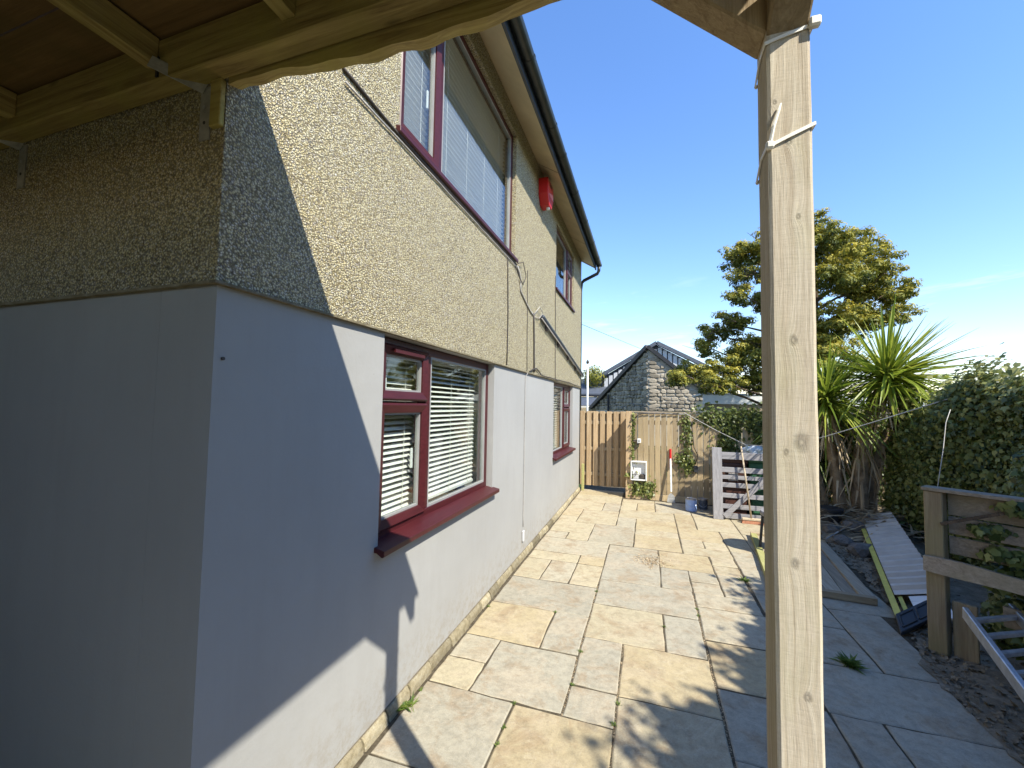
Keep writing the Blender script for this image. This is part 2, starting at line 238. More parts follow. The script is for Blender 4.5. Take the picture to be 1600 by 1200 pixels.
M = dict(
    pebble=m_pebbledash(), render=m_render(), slab=m_slab(), glass=m_glass(), maroon=m_maroon(),
    joint=m_soil('joint_soil', [(0.06, 0.048, 0.032), (0.12, 0.098, 0.066), (0.22, 0.185, 0.13)], 22),
    soil=m_soil('bare_soil', [(0.15, 0.12, 0.08), (0.26, 0.215, 0.15), (0.38, 0.33, 0.25)], 6),
    ground=m_soil('ground_grass', [(0.03, 0.05, 0.015), (0.05, 0.08, 0.025), (0.08, 0.10, 0.04)], 3),
    soffit=simple('cream_soffit', (0.50, 0.42, 0.27), 0.55, 0.15, 3, 0.1),
    gutter=simple('black_gutter', (0.022, 0.026, 0.026), 0.35, 0.3, 8, 0.05),
    fascia=simple('dark_fascia', (0.04, 0.05, 0.065), 0.4, 0.2, 8, 0.05),
    slate=simple('slate_roof', (0.075, 0.085, 0.105), 0.6, 0.2, 5, 0.3),
    white=simple('white_paint', (0.70, 0.70, 0.68), 0.5, 0.06, 6, 0.05),
    blind=simple('blind_slat', (0.82, 0.79, 0.72), 0.4, 0.03, 6, 0.0),
    room=simple('room_wall', (0.62, 0.57, 0.49), 0.9, 0.1, 2, 0.0),
    gasket=simple('grey_gasket', (0.26, 0.26, 0.25), 0.5, 0.1, 8, 0.0),
    red=simple('red_plastic', (0.50, 0.018, 0.018), 0.35, 0.1, 6, 0.03), pink=simple('faded_red_plastic', (0.62, 0.16, 0.14), 0.4, 0.05, 6, 0.0), lens=simple('lamp_lens', (0.75, 0.75, 0.74), 0.2, 0.05, 6, 0.0),
    cable=simple('dark_cable', (0.055, 0.045, 0.038), 0.6, 0.3, 20, 0.0), greycable=simple('grey_cable', (0.35, 0.33, 0.30), 0.6, 0.2, 20, 0.0),
    steel=simple('galvanised_steel', (0.36, 0.35, 0.32), 0.5, 0.3, 30, 0.15, 0.5, 0.3), alu=simple('dull_aluminium', (0.50, 0.51, 0.53), 0.42, 0.2, 20, 0.1, 0.5, 0.75),
    plinth=m_soil('plinth_stone', [(0.17, 0.14, 0.075), (0.33, 0.28, 0.18), (0.46, 0.42, 0.31)], 18, 0.7),
    canopyx=wood('canopy_beam_wood', (0.17, 0.105, 0.03), (0.62, 0.48, 0.18), 0, stain=(0.38, 0.315, 0.085)), canopyy=wood('canopy_rafter_wood', (0.17, 0.105, 0.03), (0.62, 0.48, 0.18), 1, stain=(0.36, 0.30, 0.085)),
    ply=wood('canopy_roof_board', (0.12, 0.072, 0.025), (0.25, 0.155, 0.06), 0, 0.4, stain=(0.12, 0.085, 0.028)),
    brace=wood('brace_wood', (0.25, 0.17, 0.085), (0.46, 0.35, 0.20), 2, 1.4),
    fence=wood('fence_wood', (0.33, 0.235, 0.125), (0.58, 0.46, 0.29), 2, 1.0, val=(0.68, 1.2), stain=(0.45, 0.345, 0.19)), gatew=wood('gate_wood', (0.36, 0.235, 0.12), (0.58, 0.435, 0.265), 2, 1.0, val=(0.85, 1.12)),
    oldwood=wood('weathered_wood', (0.21, 0.16, 0.11), (0.44, 0.36, 0.27), 0, 1.0, stain=(0.24, 0.20, 0.12)), oldpost=wood('weathered_post_wood', (0.25, 0.175, 0.10), (0.46, 0.36, 0.22), 2, 1.0, stain=(0.28, 0.24, 0.12)),
    greywood=wood('grey_painted_wood', (0.22, 0.21, 0.215), (0.38, 0.37, 0.375), 2, 1.0, val=(0.9, 1.05), knots=False), greywoodx=wood('grey_painted_rail', (0.22, 0.21, 0.215), (0.38, 0.37, 0.375), 0, 1.0, val=(0.85, 1.05), knots=False),
    panel=wood('panel_wood', (0.24, 0.20, 0.14), (0.44, 0.38, 0.28), 1, 1.0, knots=False), panelx=wood('panel_rail_wood', (0.26, 0.20, 0.12), (0.46, 0.37, 0.24), 0, 1.0, knots=False),
    greenwood=wood('treated_green_wood', (0.30, 0.29, 0.10), (0.50, 0.48, 0.20), 1, 1.0, knots=False),
    sheet=simple('white_sheet', (0.52, 0.485, 0.43), 0.5, 0.12, 5, 0.1), yellow=simple('yellow_trim', (0.55, 0.50, 0.12), 0.5, 0.15, 10, 0.0), blackp=simple('black_plastic', (0.03, 0.032, 0.036), 0.5, 0.25, 10, 0.1),
    binbrown=simple('brown_box', (0.075, 0.032, 0.024), 0.5, 0.25, 6, 0.05), bingreen=simple('green_box', (0.05, 0.15, 0.08), 0.45, 0.2, 6, 0.05), bag=simple('plastic_bag', (0.60, 0.64, 0.66), 0.3, 0.25, 18, 0.6),
    bluecan=simple('blue_label', (0.28, 0.40, 0.68), 0.45, 0.12, 25, 0.0), darkcan=simple('dark_label', (0.06, 0.075, 0.10), 0.45, 0.5, 30, 0.0), tin=simple('tin_lid', (0.30, 0.30, 0.31), 0.4, 0.2, 20, 0.0, 0.5, 0.6),
    bristle=simple('broom_bristle', (0.30, 0.13, 0.07), 0.9, 0.4, 40, 0.6), stick=wood('broom_handle_wood', (0.42, 0.32, 0.20), (0.60, 0.50, 0.36), 2, 1.0, knots=False, val=(0.95, 1.05)),
    tie=simple('cable_tie', (0.80, 0.76, 0.66), 0.35, 0.04, 8, 0.0), rope=simple('rope', (0.42, 0.40, 0.36), 0.7, 0.1, 60, 0.0), peg=simple('peg', (0.50, 0.58, 0.58), 0.5, 0.1, 8, 0.0),
    bark=simple('bark', (0.34, 0.245, 0.15), 0.9, 0.45, 9, 0.9, 0.15, 0.0, 0.02), darkbark=simple('dark_bark', (0.11, 0.08, 0.055), 0.9, 0.4, 9, 0.9, 0.15, 0.0, 0.02),
    deadleaf=m_leaf('dead_leaf', [(0.26, 0.175, 0.095), (0.44, 0.33, 0.20), (0.60, 0.49, 0.33)], 0.8, 0.15),
    cordy=m_leaf('cordyline_leaf', [(0.10, 0.15, 0.016), (0.23, 0.285, 0.03), (0.42, 0.43, 0.07)], 0.42, 0.4),
    ivy=m_leaf('ivy_leaf', [(0.045, 0.066, 0.014), (0.10, 0.13, 0.028), (0.18, 0.205, 0.055), (0.36, 0.35, 0.12)], 0.4, 0.3),
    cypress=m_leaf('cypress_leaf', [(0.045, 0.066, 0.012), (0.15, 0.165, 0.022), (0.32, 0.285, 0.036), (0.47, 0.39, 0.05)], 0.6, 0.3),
    weed=m_leaf('weed_leaf', [(0.06, 0.11, 0.02), (0.12, 0.19, 0.03), (0.2, 0.25, 0.05)], 0.5, 0.35),
    stone=m_soil('barn_stone', [(0.20, 0.17, 0.125), (0.31, 0.265, 0.20), (0.42, 0.37, 0.29)], 3, 0.6), mortar=simple('barn_mortar', (0.40, 0.36, 0.29), 0.9, 0.15, 6, 0.3),
    chip=m_soil('gravel_chip', [(0.22, 0.185, 0.13), (0.34, 0.29, 0.21), (0.46, 0.41, 0.32)], 30), rock=m_soil('rock', [(0.10, 0.095, 0.085), (0.18, 0.17, 0.155), (0.28, 0.265, 0.24)], 7), cream=simple('cream_wall', (0.50, 0.42, 0.29), 0.8, 0.1, 3, 0.1), clad=simple('pale_cladding', (0.46, 0.46, 0.46), 0.6, 0.15, 9, 0.1), black=simple('black_trim', (0.018, 0.018, 0.02), 0.5, 0.3, 8, 0.05),
    concrete=m_soil('stained_concrete', [(0.16, 0.13, 0.09), (0.26, 0.22, 0.16), (0.36, 0.32, 0.25)], 5, 0.4),
)
def vary_stone(m):     # per-object tint
    k = N.__new__(N); k.m = m; k.t = m.node_tree; k.b = k.t.nodes['Principled BSDF']; src = k.b.inputs['Base Color'].links[0].from_socket
    k.l(k.rnd_val(src, 0.6, 1.5), k.b.inputs['Base Color'])
vary_stone(M['stone']); vary_stone(M['plinth'])
KNOTS = [(1247, 339, .55), (1239, 532, .9), (1252, 692, 1.7), (1228, 707, .6), (1242, 881, .95), (1262, 1091, .9), (1210, 160, .5), (1232, 222, .7)]
def m_post():
    k = N('rough_sawn_post'); raw = k.coord((1, 1, 1), rnd=False); md = None
    for px, py, sz in KNOTS:
        p = gy(px, py, -.085); sb = k.n('VectorMath', operation='SUBTRACT'); k.l(raw, sb.inputs[0]); sb.inputs[1].default_value = p
        ml = k.n('VectorMath', operation='MULTIPLY'); k.l(sb.outputs[0], ml.inputs[0]); ml.inputs[1].default_value = (1.25 / sz, .7 / sz, .85 / sz); ln = k.n('VectorMath', operation='LENGTH'); k.l(ml.outputs[0], ln.inputs[0])
        if md is None: md = ln.outputs['Value']
        else: mn = k.n('Math', operation='SMOOTH_MIN'); mn.inputs[2].default_value = .004; k.l(md, mn.inputs[0]); k.l(ln.outputs['Value'], mn.inputs[1]); md = mn.outputs[0]
    wob = k.noise(raw, 60, 3); sc = k.n('Math', operation='MULTIPLY_ADD'); sc.inputs[1].default_value = .008; k.l(wob, sc.inputs[0]); k.l(md, sc.inputs[2]); kd = sc.outputs[0]
    ring = k.ramp(kd, [(0.0055, 0.85), (0.0075, 0.10), (0.0095, 0.95), (0.0115, 0.45), (0.0135, 1.0)])
    # grain bends round the knots
    bend = k.n('Math', operation='DIVIDE'); bend.inputs[0].default_value = .00028; ad0 = k.n('Math', operation='ADD'); ad0.inputs[1].default_value = .012; k.l(kd, ad0.inputs[0]); k.l(ad0.outputs[0], bend.inputs[1])
    cb = k.n('CombineXYZ'); k.l(bend.outputs[0], cb.inputs[0]); va = k.n('VectorMath', operation='ADD'); k.l(raw, va.inputs[0]); k.l(cb.outputs[0], va.inputs[1])
    def sc3(s3): m_ = k.n('VectorMath', operation='MULTIPLY'); k.l(va.outputs[0], m_.inputs[0]); m_.inputs[1].default_value = s3; return m_.outputs[0]
    g = k.noise(sc3((75, 75, 2.2)), 1.0, 6, 0.62, 0.5); fine = k.noise(sc3((330, 330, 14)), 1.0, 4, 0.7); saw = k.noise(sc3((40, 40, 260)), 1.0, 3, 0.7); blot = k.noise(sc3((9, 9, 3)), 1.0, 5, 0.65)
    c = k.ramp(g, [(0.22, (0.27, 0.205, 0.135)), (0.40, (0.47, 0.395, 0.29)), (0.6, (0.56, 0.49, 0.375)), (0.8, (0.62, 0.56, 0.455))])
    c = k.mix(0.4, c, k.ramp(fine, [(0.3, 0.45), (0.6, 1.0)]), 'MULTIPLY'); c = k.mix(0.16, c, k.ramp(saw, [(0.32, 0.5), (0.55, 1.0)]), 'MULTIPLY')
    c = k.mix(0.6, c, ring, 'MULTIPLY'); c = k.mix(k.ramp(blot, [(0.5, 0.0), (0.72, 0.4)]), c, (0.36, 0.33, 0.18))
    return k.fin(c, 0.85, k.bump(saw, 0.3, 0.0012, k.bump(fine, 0.6, 0.0015, k.bump(g, 0.4, 0.002, k.bump(ring, 0.3, 0.002)))), 0.2)
M['post'] = m_post()

# ------------------------------------------------------------------ ground and patio
g_ = MB().add([(-600, -600, -0.14), (600, -600, -0.14), (600, 600, -0.14), (-600, 600, -0.14)], [(0, 1, 2, 3)]).build('ground', M['ground']); kind(g_, 'structure')
patio = MB().box(0.0, 3.9, -4.2, 10.2, -0.12, -0.006).build('patio', M['joint']); kind(patio, 'structure')
GREY = (0.355, 0.325, 0.25); TAN = (0.425, 0.350, 0.215); BUFF = (0.43, 0.372, 0.25); PALE = (0.40, 0.357, 0.262)
SL = [(.05, .90, 6.70, 7.22, BUFF), (.05, .90, 7.22, 7.78, TAN), (.05, .63, 6.09, 6.70, BUFF), (.63, .91, 6.09, 6.70, PALE), (.91, 1.475, 6.85, 7.16, BUFF), (.91, 1.18, 6.34, 6.85, BUFF), (1.18, 1.475, 6.34, 6.85, TAN),
      (1.475, 2.03, 6.34, 7.16, PALE), (2.03, 2.58, 6.34, 7.16, BUFF), (2.58, 3.13, 6.34, 7.16, BUFF), (.05, .335, 5.60, 6.09, TAN), (.05, .335, 5.28, 5.60, BUFF), (.335, .915, 5.28, 6.09, BUFF), (.915, 1.185, 5.28, 5.79, PALE), (.915, 1.755, 5.79, 6.34, BUFF),
      (1.755, 2.03, 5.50, 6.34, TAN), (2.03, 2.58, 5.52, 6.34, BUFF), (2.58, 3.13, 5.52, 6.34, BUFF), (.05, .62, 4.73, 5.28, BUFF), (.05, .335, 4.45, 4.73, PALE), (.335, .62, 4.45, 4.73, BUFF), (.62, 1.185, 4.43, 5.28, PALE), (1.185, 1.755, 5.25, 5.79, TAN), (1.185, 1.755, 4.97, 5.25, BUFF),
      (1.185, 1.755, 4.42, 4.97, TAN), (1.755, 2.30, 4.98, 5.50, TAN), (1.755, 2.03, 4.69, 4.98, BUFF), (2.03, 2.30, 4.69, 4.98, BUFF), (.05, .90, 3.91, 4.44, PALE), (.90, 1.475, 4.18, 4.42, PALE), (1.755, 2.30, 4.41, 4.69, BUFF), (1.475, 1.755, 4.41, 4.42, None), (1.475, 2.03, 3.87, 4.41, TAN),
      (2.03, 2.29, 4.13, 4.41, BUFF), (2.03, 2.29, 3.86, 4.13, BUFF), (.05, .62, 3.65, 3.91, BUFF), (.62, .90, 3.65, 3.91, TAN), (.05, .33, 3.10, 3.65, BUFF), (.33, .62, 3.10, 3.65, PALE), (.62, .90, 3.10, 3.65, BUFF), (.90, 1.48, 3.33, 4.18, GREY), (1.48, 1.76, 3.33, 3.87, GREY), (1.76, 2.03, 3.59, 3.86, PALE), (1.76, 2.03, 3.32, 3.59, PALE),
      (2.03, 2.28, 3.32, 3.86, PALE), (.05, .90, 2.52, 3.10, GREY), (.90, 1.755, 2.79, 3.33, GREY), (1.76, 2.28, 3.04, 3.32, PALE), (1.76, 2.30, 2.50, 3.04, PALE), (1.76, 2.32, 1.94, 2.50, TAN), (.05, .62, 1.97, 2.52, TAN), (.62, .90, 1.97, 2.52, GREY), (.90, 1.475, 2.23, 2.79, BUFF), (1.475, 1.755, 2.23, 2.79, GREY),
      (.05, .33, 1.68, 1.97, PALE), (.05, .33, 1.40, 1.68, BUFF), (.33, .90, 1.40, 1.97, GREY), (.90, 1.185, 1.67, 2.23, GREY), (.90, 1.185, 1.39, 1.67, GREY), (1.185, 1.755, 1.66, 2.23, TAN), (1.185, 1.755, 1.10, 1.66, BUFF), (.62, 1.185, .83, 1.39, TAN), (.05, .62, .83, 1.40, GREY), (1.76, 2.34, 1.39, 1.94, GREY),
      (1.76, 2.05, 1.10, 1.39, GREY), (2.05, 2.60, .83, 1.39, GREY), (2.34, 2.59, 1.39, 1.93, GREY), (2.59, 3.13, 1.39, 1.93, GREY), (2.34, 3.13, 1.93, 2.47, GREY), (2.32, 2.84, 2.47, 3.04, GREY), (2.84, 3.22, 2.47, 3.40, GREY), (2.30, 2.84, 3.04, 3.60, GREY), (2.30, 2.84, 3.60, 4.14, PALE), (2.30, 2.84, 4.14, 4.69, PALE),
      (2.30, 2.58, 4.69, 5.51, BUFF), (2.58, 3.13, 4.69, 5.51, BUFF), (2.84, 3.40, 3.40, 3.95, GREY), (2.84, 3.40, 3.95, 4.69, GREY), (2.60, 3.13, .83, 1.39, GREY), (1.185, 2.05, .54, 1.10, GREY), (.05, .62, .26, .83, GREY), (.62, 1.185, .26, .83, BUFF)]
y = .26
while y > -3.4:
    x = .05; h_ = random.choice([.28, .56, .56])
    while x < 3.0:
        w_ = random.choice([.28, .565, .85]); x1 = min(x + w_, 3.13)
        if not (y > 0 and x < 1.1): SL.append((x, x1, y - h_, y, random.choice([GREY, BUFF, TAN, PALE])))
        x = x1
    y -= h_
def slab_mesh(x0, x1, y0, y1):
    g = 0.0055; x0 += g; x1 -= g; y0 += g; y1 -= g; n = 4; pts = []
    for (ax, ay), (bx, by) in (((x0, y0), (x1, y0)), ((x1, y0), (x1, y1)), ((x1, y1), (x0, y1)), ((x0, y1), (x0, y0))):
        for i in range(n):
            t = i / n; j = 0 if i == 0 else 1
            pts.append((ax + (bx - ax) * t + random.uniform(-.004, .004), ay + (by - ay) * t + random.uniform(-.004, .004)))
    cx, cy = (x0 + x1) / 2, (y0 + y1) / 2; zt = random.uniform(-.003, .003); tx, ty = random.uniform(-.004, .004), random.uniform(-.004, .004); m = len(pts)
    def zz(px, py): return zt + tx * (px - cx) + ty * (py - cy)
    low = [(px, py, -0.05) for px, py in pts]; mid = [(px, py, zz(px, py) - 0.005) for px, py in pts]
    ins = [(px + (cx - px) * .007 / max(.1, abs(cx - px) + .001) * (abs(cx - px) > .02), py + (cy - py) * .007 / max(.1, abs(cy - py) + .001) * (abs(cy - py) > .02), zz(px, py) + random.uniform(-.0008, .0008)) for px, py in pts]
    b = MB(); fs = [(i, (i + 1) % m, m + (i + 1) % m, m + i) for i in range(m)] + [(m + i, m + (i + 1) % m, 2 * m + (i + 1) % m, 2 * m + i) for i in range(m)]
    fs += [(2 * m + i, 2 * m + (i + 1) % m, 3 * m) for i in range(m)]
    b.add(low + mid + ins + [(cx, cy, zt)], fs); return b.mesh('slab', M['slab'])
for x0, x1, y0, y1, c in SL:
    if c is None: continue
    o = link('slab', slab_mesh(x0, x1, y0, y1), patio); v = random.uniform(.93, 1.07); o.color = (c[0] * v, c[1] * v, c[2] * v, 1)

# soil bed on the right
edge = [(-4.2, 3.14), (1.4, 3.14), (2.39, 3.10), (2.78, 3.18), (3.31, 3.33), (4.0, 3.45), (4.7, 3.52), (5.23, 3.42), (5.6, 3.16), (7.2, 3.14)]
def edge_x(y): return float(np.interp(y, [e[0] for e in edge], [e[1] for e in edge]))
sv = []; sf = []; ny, nx = 130, 34
for j in range(ny + 1):
    yy = -4.2 + 11.45 * j / ny; ex = edge_x(yy) + .03 * math.sin(yy * 9) + .02 * math.sin(yy * 23)
    for i in range(nx + 1):
        u = i / nx; xx = ex + (6.2 - ex) * u
        rise = .30 * min(1, max(0, (xx - 3.75) / .5)) * min(1, max(0, (3.0 - yy) / .5)) + .16 * min(1, max(0, (yy - 5.3) / .8)) * min(1, u * 6)
        sv.append((xx, yy, .004 + .02 * min(1, u * 10) + rise + .012 * math.sin(xx * 17 + yy * 5) * math.sin(yy * 13) + random.uniform(-.007, .007)))
for j in range(ny):
    for i in range(nx):
        a = j * (nx + 1) + i; sf.append((a, a + 1, a + nx + 2, a + nx + 1))
so = MB().add(sv, sf).build('soil_bed', M['soil'], smooth=True); kind(so, 'structure')
def soil_z(x, y):
    ex = edge_x(y); u = (x - ex) / (6.2 - ex)
    if u < 0: return 0.0
    return .004 + .02 * min(1, u * 10) + .30 * min(1, max(0, (x - 3.75) / .5)) * min(1, max(0, (3.0 - y) / .5)) + .16 * min(1, max(0, (y - 5.3) / .8)) * min(1, u * 6)

# ------------------------------------------------------------------ scatter meshes
def scatter(name, pos, nrm, size, shape, m, parent=None, tint=None, along=None, asp=None):
    """many small leaves: pos (n,3), nrm (n,3); shape (k,3) outline fan in (right, along, normal) units"""
    n = len(pos); shape = np.array(shape, float); k = len(shape)
    nrm = nrm / (np.linalg.norm(nrm, axis=1, keepdims=True) + 1e-9)
    if along is None: along = rng.normal(size=(n, 3))
    t = along - nrm * np.sum(along * nrm, 1, keepdims=True); t /= (np.linalg.norm(t, axis=1, keepdims=True) + 1e-9); b = np.cross(t, nrm)
    size = np.asarray(size).reshape(-1, 1, 1) * np.ones((n, 1, 1))
    v = pos[:, None, :] + size * (shape[None, :, 0:1] * b[:, None, :] + shape[None, :, 1:2] * t[:, None, :] + shape[None, :, 2:3] * nrm[:, None, :])
    v = v.reshape(-1, 3); me = bpy.data.meshes.new(name); nt = k - 2
    me.vertices.add(n * k); me.vertices.foreach_set('co', v.ravel())
    idx = np.concatenate([np.array([[0, i + 1, i + 2]]) for i in range(nt)]); idx = (idx[None] + (np.arange(n) * k)[:, None, None]).reshape(-1)
    me.loops.add(len(idx)); me.loops.foreach_set('vertex_index', idx.astype(np.int32)); me.polygons.add(n * nt)
    me.polygons.foreach_set('loop_start', np.arange(0, n * nt * 3, 3, dtype=np.int32)); me.polygons.foreach_set('loop_total', np.full(n * nt, 3, dtype=np.int32))
    me.update(); me.validate()
    if tint is None: tint = rng.random(n)
    ca = me.color_attributes.new('tint', 'FLOAT_COLOR', 'POINT'); cc = np.repeat(np.stack([tint, tint, tint, np.ones(n)], 1), k, 0); ca.data.foreach_set('color', cc.ravel().astype(np.float32))
    me.materials.append(m); return link(name, me, parent)
IVY = [(0, -.45, 0), (.32, -.5, -.04), (.5, -.05, -.08), (.22, .12, 0), (0, .6, -.1), (-.22, .12, 0), (-.5, -.05, -.08), (-.32, -.5, -.04)]
SPRIG = [(0, -.5, 0), (.16, -.1, .05), (0, .6, -.05), (-.16, -.1, .05)]
TUFT = [(0, 0, 0), (.10, .3, .02), (0, 1, -.25), (-.10, .3, .02)]

# ------------------------------------------------------------------ house
HEND = 7.66; HTOP = 4.84; LIP = 2.112
house = tag(empty('house'), 'two storey house with pebbledashed upper walls above smooth grey render', 'house')
def holed(name, m, x, thick, y0, y1, z0, z1, holes):
    ys = sorted({y0, y1, *[a for h in holes for a in h[:2]]}); zs = sorted({z0, z1, *[a for h in holes for a in h[2:]]})
    ys = [a for a in ys if y0 <= a <= y1]; zs = [a for a in zs if z0 <= a <= z1]
    def solid(i, j):
        if i < 0 or j < 0 or i >= len(ys) - 1 or j >= len(zs) - 1: return False
        cy, cz = (ys[i] + ys[i + 1]) / 2, (zs[j] + zs[j + 1]) / 2
        return not any(h[0] < cy < h[1] and h[2] < cz < h[3] for h in holes)
    b = MB(); xb = x - thick
    for i in range(len(ys) - 1):
        for j in range(len(zs) - 1):
            if not solid(i, j): continue
            a, c, p, q = ys[i], ys[i + 1], zs[j], zs[j + 1]
            b.add([(x, a, p), (x, c, p), (x, c, q), (x, a, q)], [(0, 1, 2, 3)]); b.add([(xb, a, p), (xb, c, p), (xb, c, q), (xb, a, q)], [(3, 2, 1, 0)])
            for (di, dj), (A, B_) in (((-1, 0), ((a, p), (a, q))), ((1, 0), ((c, p), (c, q))), ((0, -1), ((a, p), (c, p))), ((0, 1), ((a, q), (c, q)))):
                if not solid(i + di, j + dj): b.add([(x, *A), (x, *B_), (xb, *B_), (xb, *A)], [(0, 1, 2, 3)])
    return b.build(name, m, house)
W1 = (.915, 2.60, .965, 2.10); W2 = (5.15, 6.82, .945, 2.10); U1 = (.965, 3.11, 3.285, 4.63); U2 = (5.15, 6.72, 3.545, 4.56)
holed('rendered_side_wall', M['render'], 0.0, .27, 0.0, HEND, .062, 2.104, [W1, W2])
holed('pebbledash_side_wall', M['pebble'], .014, .28, -.014, HEND + .008, LIP, HTOP, [U1, U2])
MB().box(-7, -.271, 0.0, .27, -.1, 2.104).build('rendered_gable_wall', M['render'], house)
MB().box(-.2705, -.001, .0005, .2, 0, .061).build('footing', M['render'], house)
MB().prism([(-7, -.014, LIP), (-.267, -.014, LIP), (-.267, -.014, HTOP), (-3.6, -.014, 6.9), (-7, -.014, HTOP)], (0, .27, 0)).build('pebbledash_gable_wall', M['pebble'], house)
MB().box(-7, -.3, HEND - .25, HEND - .003, -.1, HTOP).build('far_gable_wall', M['render'], house)
MB().box(-.005, .024, -.024, HEND + .01, LIP - .010, LIP - .0005).build('drip_bead', M['plinth'], house); MB().box(-7, -.0055, -.024, -.004, LIP - .010, LIP - .0005).build('drip_bead', M['plinth'], house)
b = MB(); b.box(-.26, -.003, .201, HEND, -.1, .061); b.build('footing', M['concrete'], house)
y = .02
while y < HEND - .05:
    l_ = random.uniform(.16, .34); y1 = min(y + l_, HEND - .02); zt = random.uniform(.050, .060); xo = random.uniform(.020, .034)
    b = MB().prism([(-.002, y + .005, -.02), (xo + .008, y + .005, -.02), (xo, y + .005, zt * .6), (xo * .45, y + .005, zt), (-.002, y + .005, zt)], (0, y1 - y - .010, 0)); b.build('plinth_stone', M['plinth'], house, bevel=.004); y = y1
# rooms behind the windows
def room(y0, y1, z0, z1):
    MB().add([(-.29, y0, z0), (-3.2, y0, z0), (-3.2, y1, z0), (-.29, y1, z0), (-.29, y0, z1), (-3.2, y0, z1), (-3.2, y1, z1), (-.29, y1, z1)], [(0, 1, 2, 3), (4, 7, 6, 5), (1, 5, 6, 2), (0, 4, 5, 1), (2, 6, 7, 3)]).build('room_lining', M['room'], house)
room(.4, 4.1, .1, 2.35); room(4.2, 7.35, .1, 2.35); room(.4, 4.1, 2.5, 4.8); room(4.2, 7.35, 2.5, 4.8)
# roof, soffit, gutter
SO = [(.015, HTOP - .02), (.285, 4.665)]
MB().prism([(.0145, -.25, 4.835), (.29, -.25, 4.665), (.29, -.25, 4.680), (.0145, -.25, 4.85)], (0, HEND + .36, 0)).build('soffit', M['soffit'], house)
for k_ in range(3): MB().prism([(.016, 1.6 + 2.4 * k_, 4.8325), (.288, 1.6 + 2.4 * k_, 4.6628), (.288, 1.6 + 2.4 * k_, 4.6655), (.016, 1.6 + 2.4 * k_, 4.8355)], (0, .012, 0)).build('soffit_joint', M['oldwood'], house)
MB().box(.291, .315, -.27, HEND + .13, 4.635, 4.80).build('fascia', M['fascia'], house)
rf = MB(); rf.prism([(.34, -.3, 4.80), (-3.6, -.3, 7.22), (-7.5, -.3, 4.80), (-7.5, -.3, 4.90), (-3.6, -.3, 7.34), (.34, -.3, 4.90)], (0, HEND + .46, 0)); rf.build('roof', M['slate'], house)
MB().prism([(.28, HEND + .006, 4.67), (-.05, HEND + .006, 4.87), (-.3, HEND + .006, 5.05), (-.3, HEND + .006, 5.2), (.28, HEND + .006, 4.83)], (0, .1, 0)).build('soffit_end', M['oldwood'], house)
def gutter_part(y0, y1, r, name='gutter', par=house):
    b = MB(); n = 10; cx, cz = .372, 4.755
    out = [(cx - r * math.cos(math.pi * i / n), cz - r * math.sin(math.pi * i / n)) for i in range(n + 1)]; inn = [(cx - (r - .004) * math.cos(math.pi * i / n), cz - (r - .004) * math.sin(math.pi * i / n)) for i in range(n, -1, -1)]
    b.prism([(x, y0, z) for x, z in out + inn], (0, y1 - y0, 0)); return b.build(name, M['gutter'], par, smooth=False)
gut = gutter_part(-.28, HEND + .12, .055)
for yy in (.4, 1.35, 2.3, 3.2, 3.75, 4.65, 5.6, 6.5, 7.3): gutter_part(yy, yy + .035, .0595, 'gutter_bracket', gut)
MB().box(.318, .428, HEND + .121, HEND + .126, 4.70, 4.757).build('gutter_stop_end', M['gutter'], gut)
MB().tube([(.372, HEND + .07, 4.70), (.372, HEND + .07, 4.60), (.34, HEND + .09, 4.545), (.05, HEND + .13, 4.43), (.0, HEND + .14, 4.38), (-.02, HEND + .14, 4.2), (-.02, HEND + .14, 0.1)], .034, 10).build('downpipe', M['gutter'], gut, smooth=True)

def ring(b, x0, x1, y0, y1, z0, z1, w, wb=None):     # rectangular frame of four butted bars
    wb = wb or w
    b.box(x0, x1, y0, y0 + w, z0, z1); b.box(x0, x1, y1 - w, y1, z0, z1); b.box(x0, x1, y0 + w, y1 - w, z0, z0 + wb); b.box(x0, x1, y0 + w, y1 - w, z1 - w, z1)
def mitre_sash(par, xf, y0, y1, z0, z1, w=.058):      # casement with sloped outer face
    b = MB(); yi0, yi1, zi0, zi1 = y0 + w, y1 - w, z0 + w, z1 - w; o = [(y0, z0), (y1, z0), (y1, z1), (y0, z1)]; i_ = [(yi0, zi0), (yi1, zi0), (yi1, zi1), (yi0, zi1)]
    o2 = [(y0 + .012, z0 + .012), (y1 - .012, z0 + .012), (y1 - .012, z1 - .012), (y0 + .012, z1 - .012)]
    V = [(xf - .05, *p) for p in o] + [(xf + .006, *p) for p in o] + [(xf + .017, *p) for p in o2] + [(xf + .004, *p) for p in i_] + [(xf - .05, *p) for p in i_]; fs = []
    for a in range(4):
        for k_ in range(4): fs.append((k_ * 4 + a, k_ * 4 + (a + 1) % 4, (k_ + 1) * 4 + (a + 1) % 4, (k_ + 1) * 4 + a))
    s_ = b.add(V, fs).build('casement', M['maroon'], par)
    g = MB(); ring(g, xf - .035, xf - .008, yi0, yi1, zi0, zi1, .012); g.build('gasket', M['gasket'], par)
    MB().box(xf - .024, xf - .020, yi0 + .011, yi1 - .011, zi0 + .011, zi1 - .011).build('pane', M['glass'], par)
    return s_
def fixed(par, xf, y0, y1, z0, z1):
    g = MB(); ring(g, xf - .035, xf - .004, y0, y1, z0, z1, .016); g.build('gasket', M['gasket'], par)
    MB().box(xf - .024, xf - .020, y0 + .015, y1 - .015, z0 + .015, z1 - .015).build('pane', M['glass'], par)
def handle(par, xf, y, z):
    MB().bar((xf - .055, y, z - .06), (xf - .055, y, z + .07), .018, .014, (1, 0, 0)).build('handle', M['white'], par, bevel=.003)
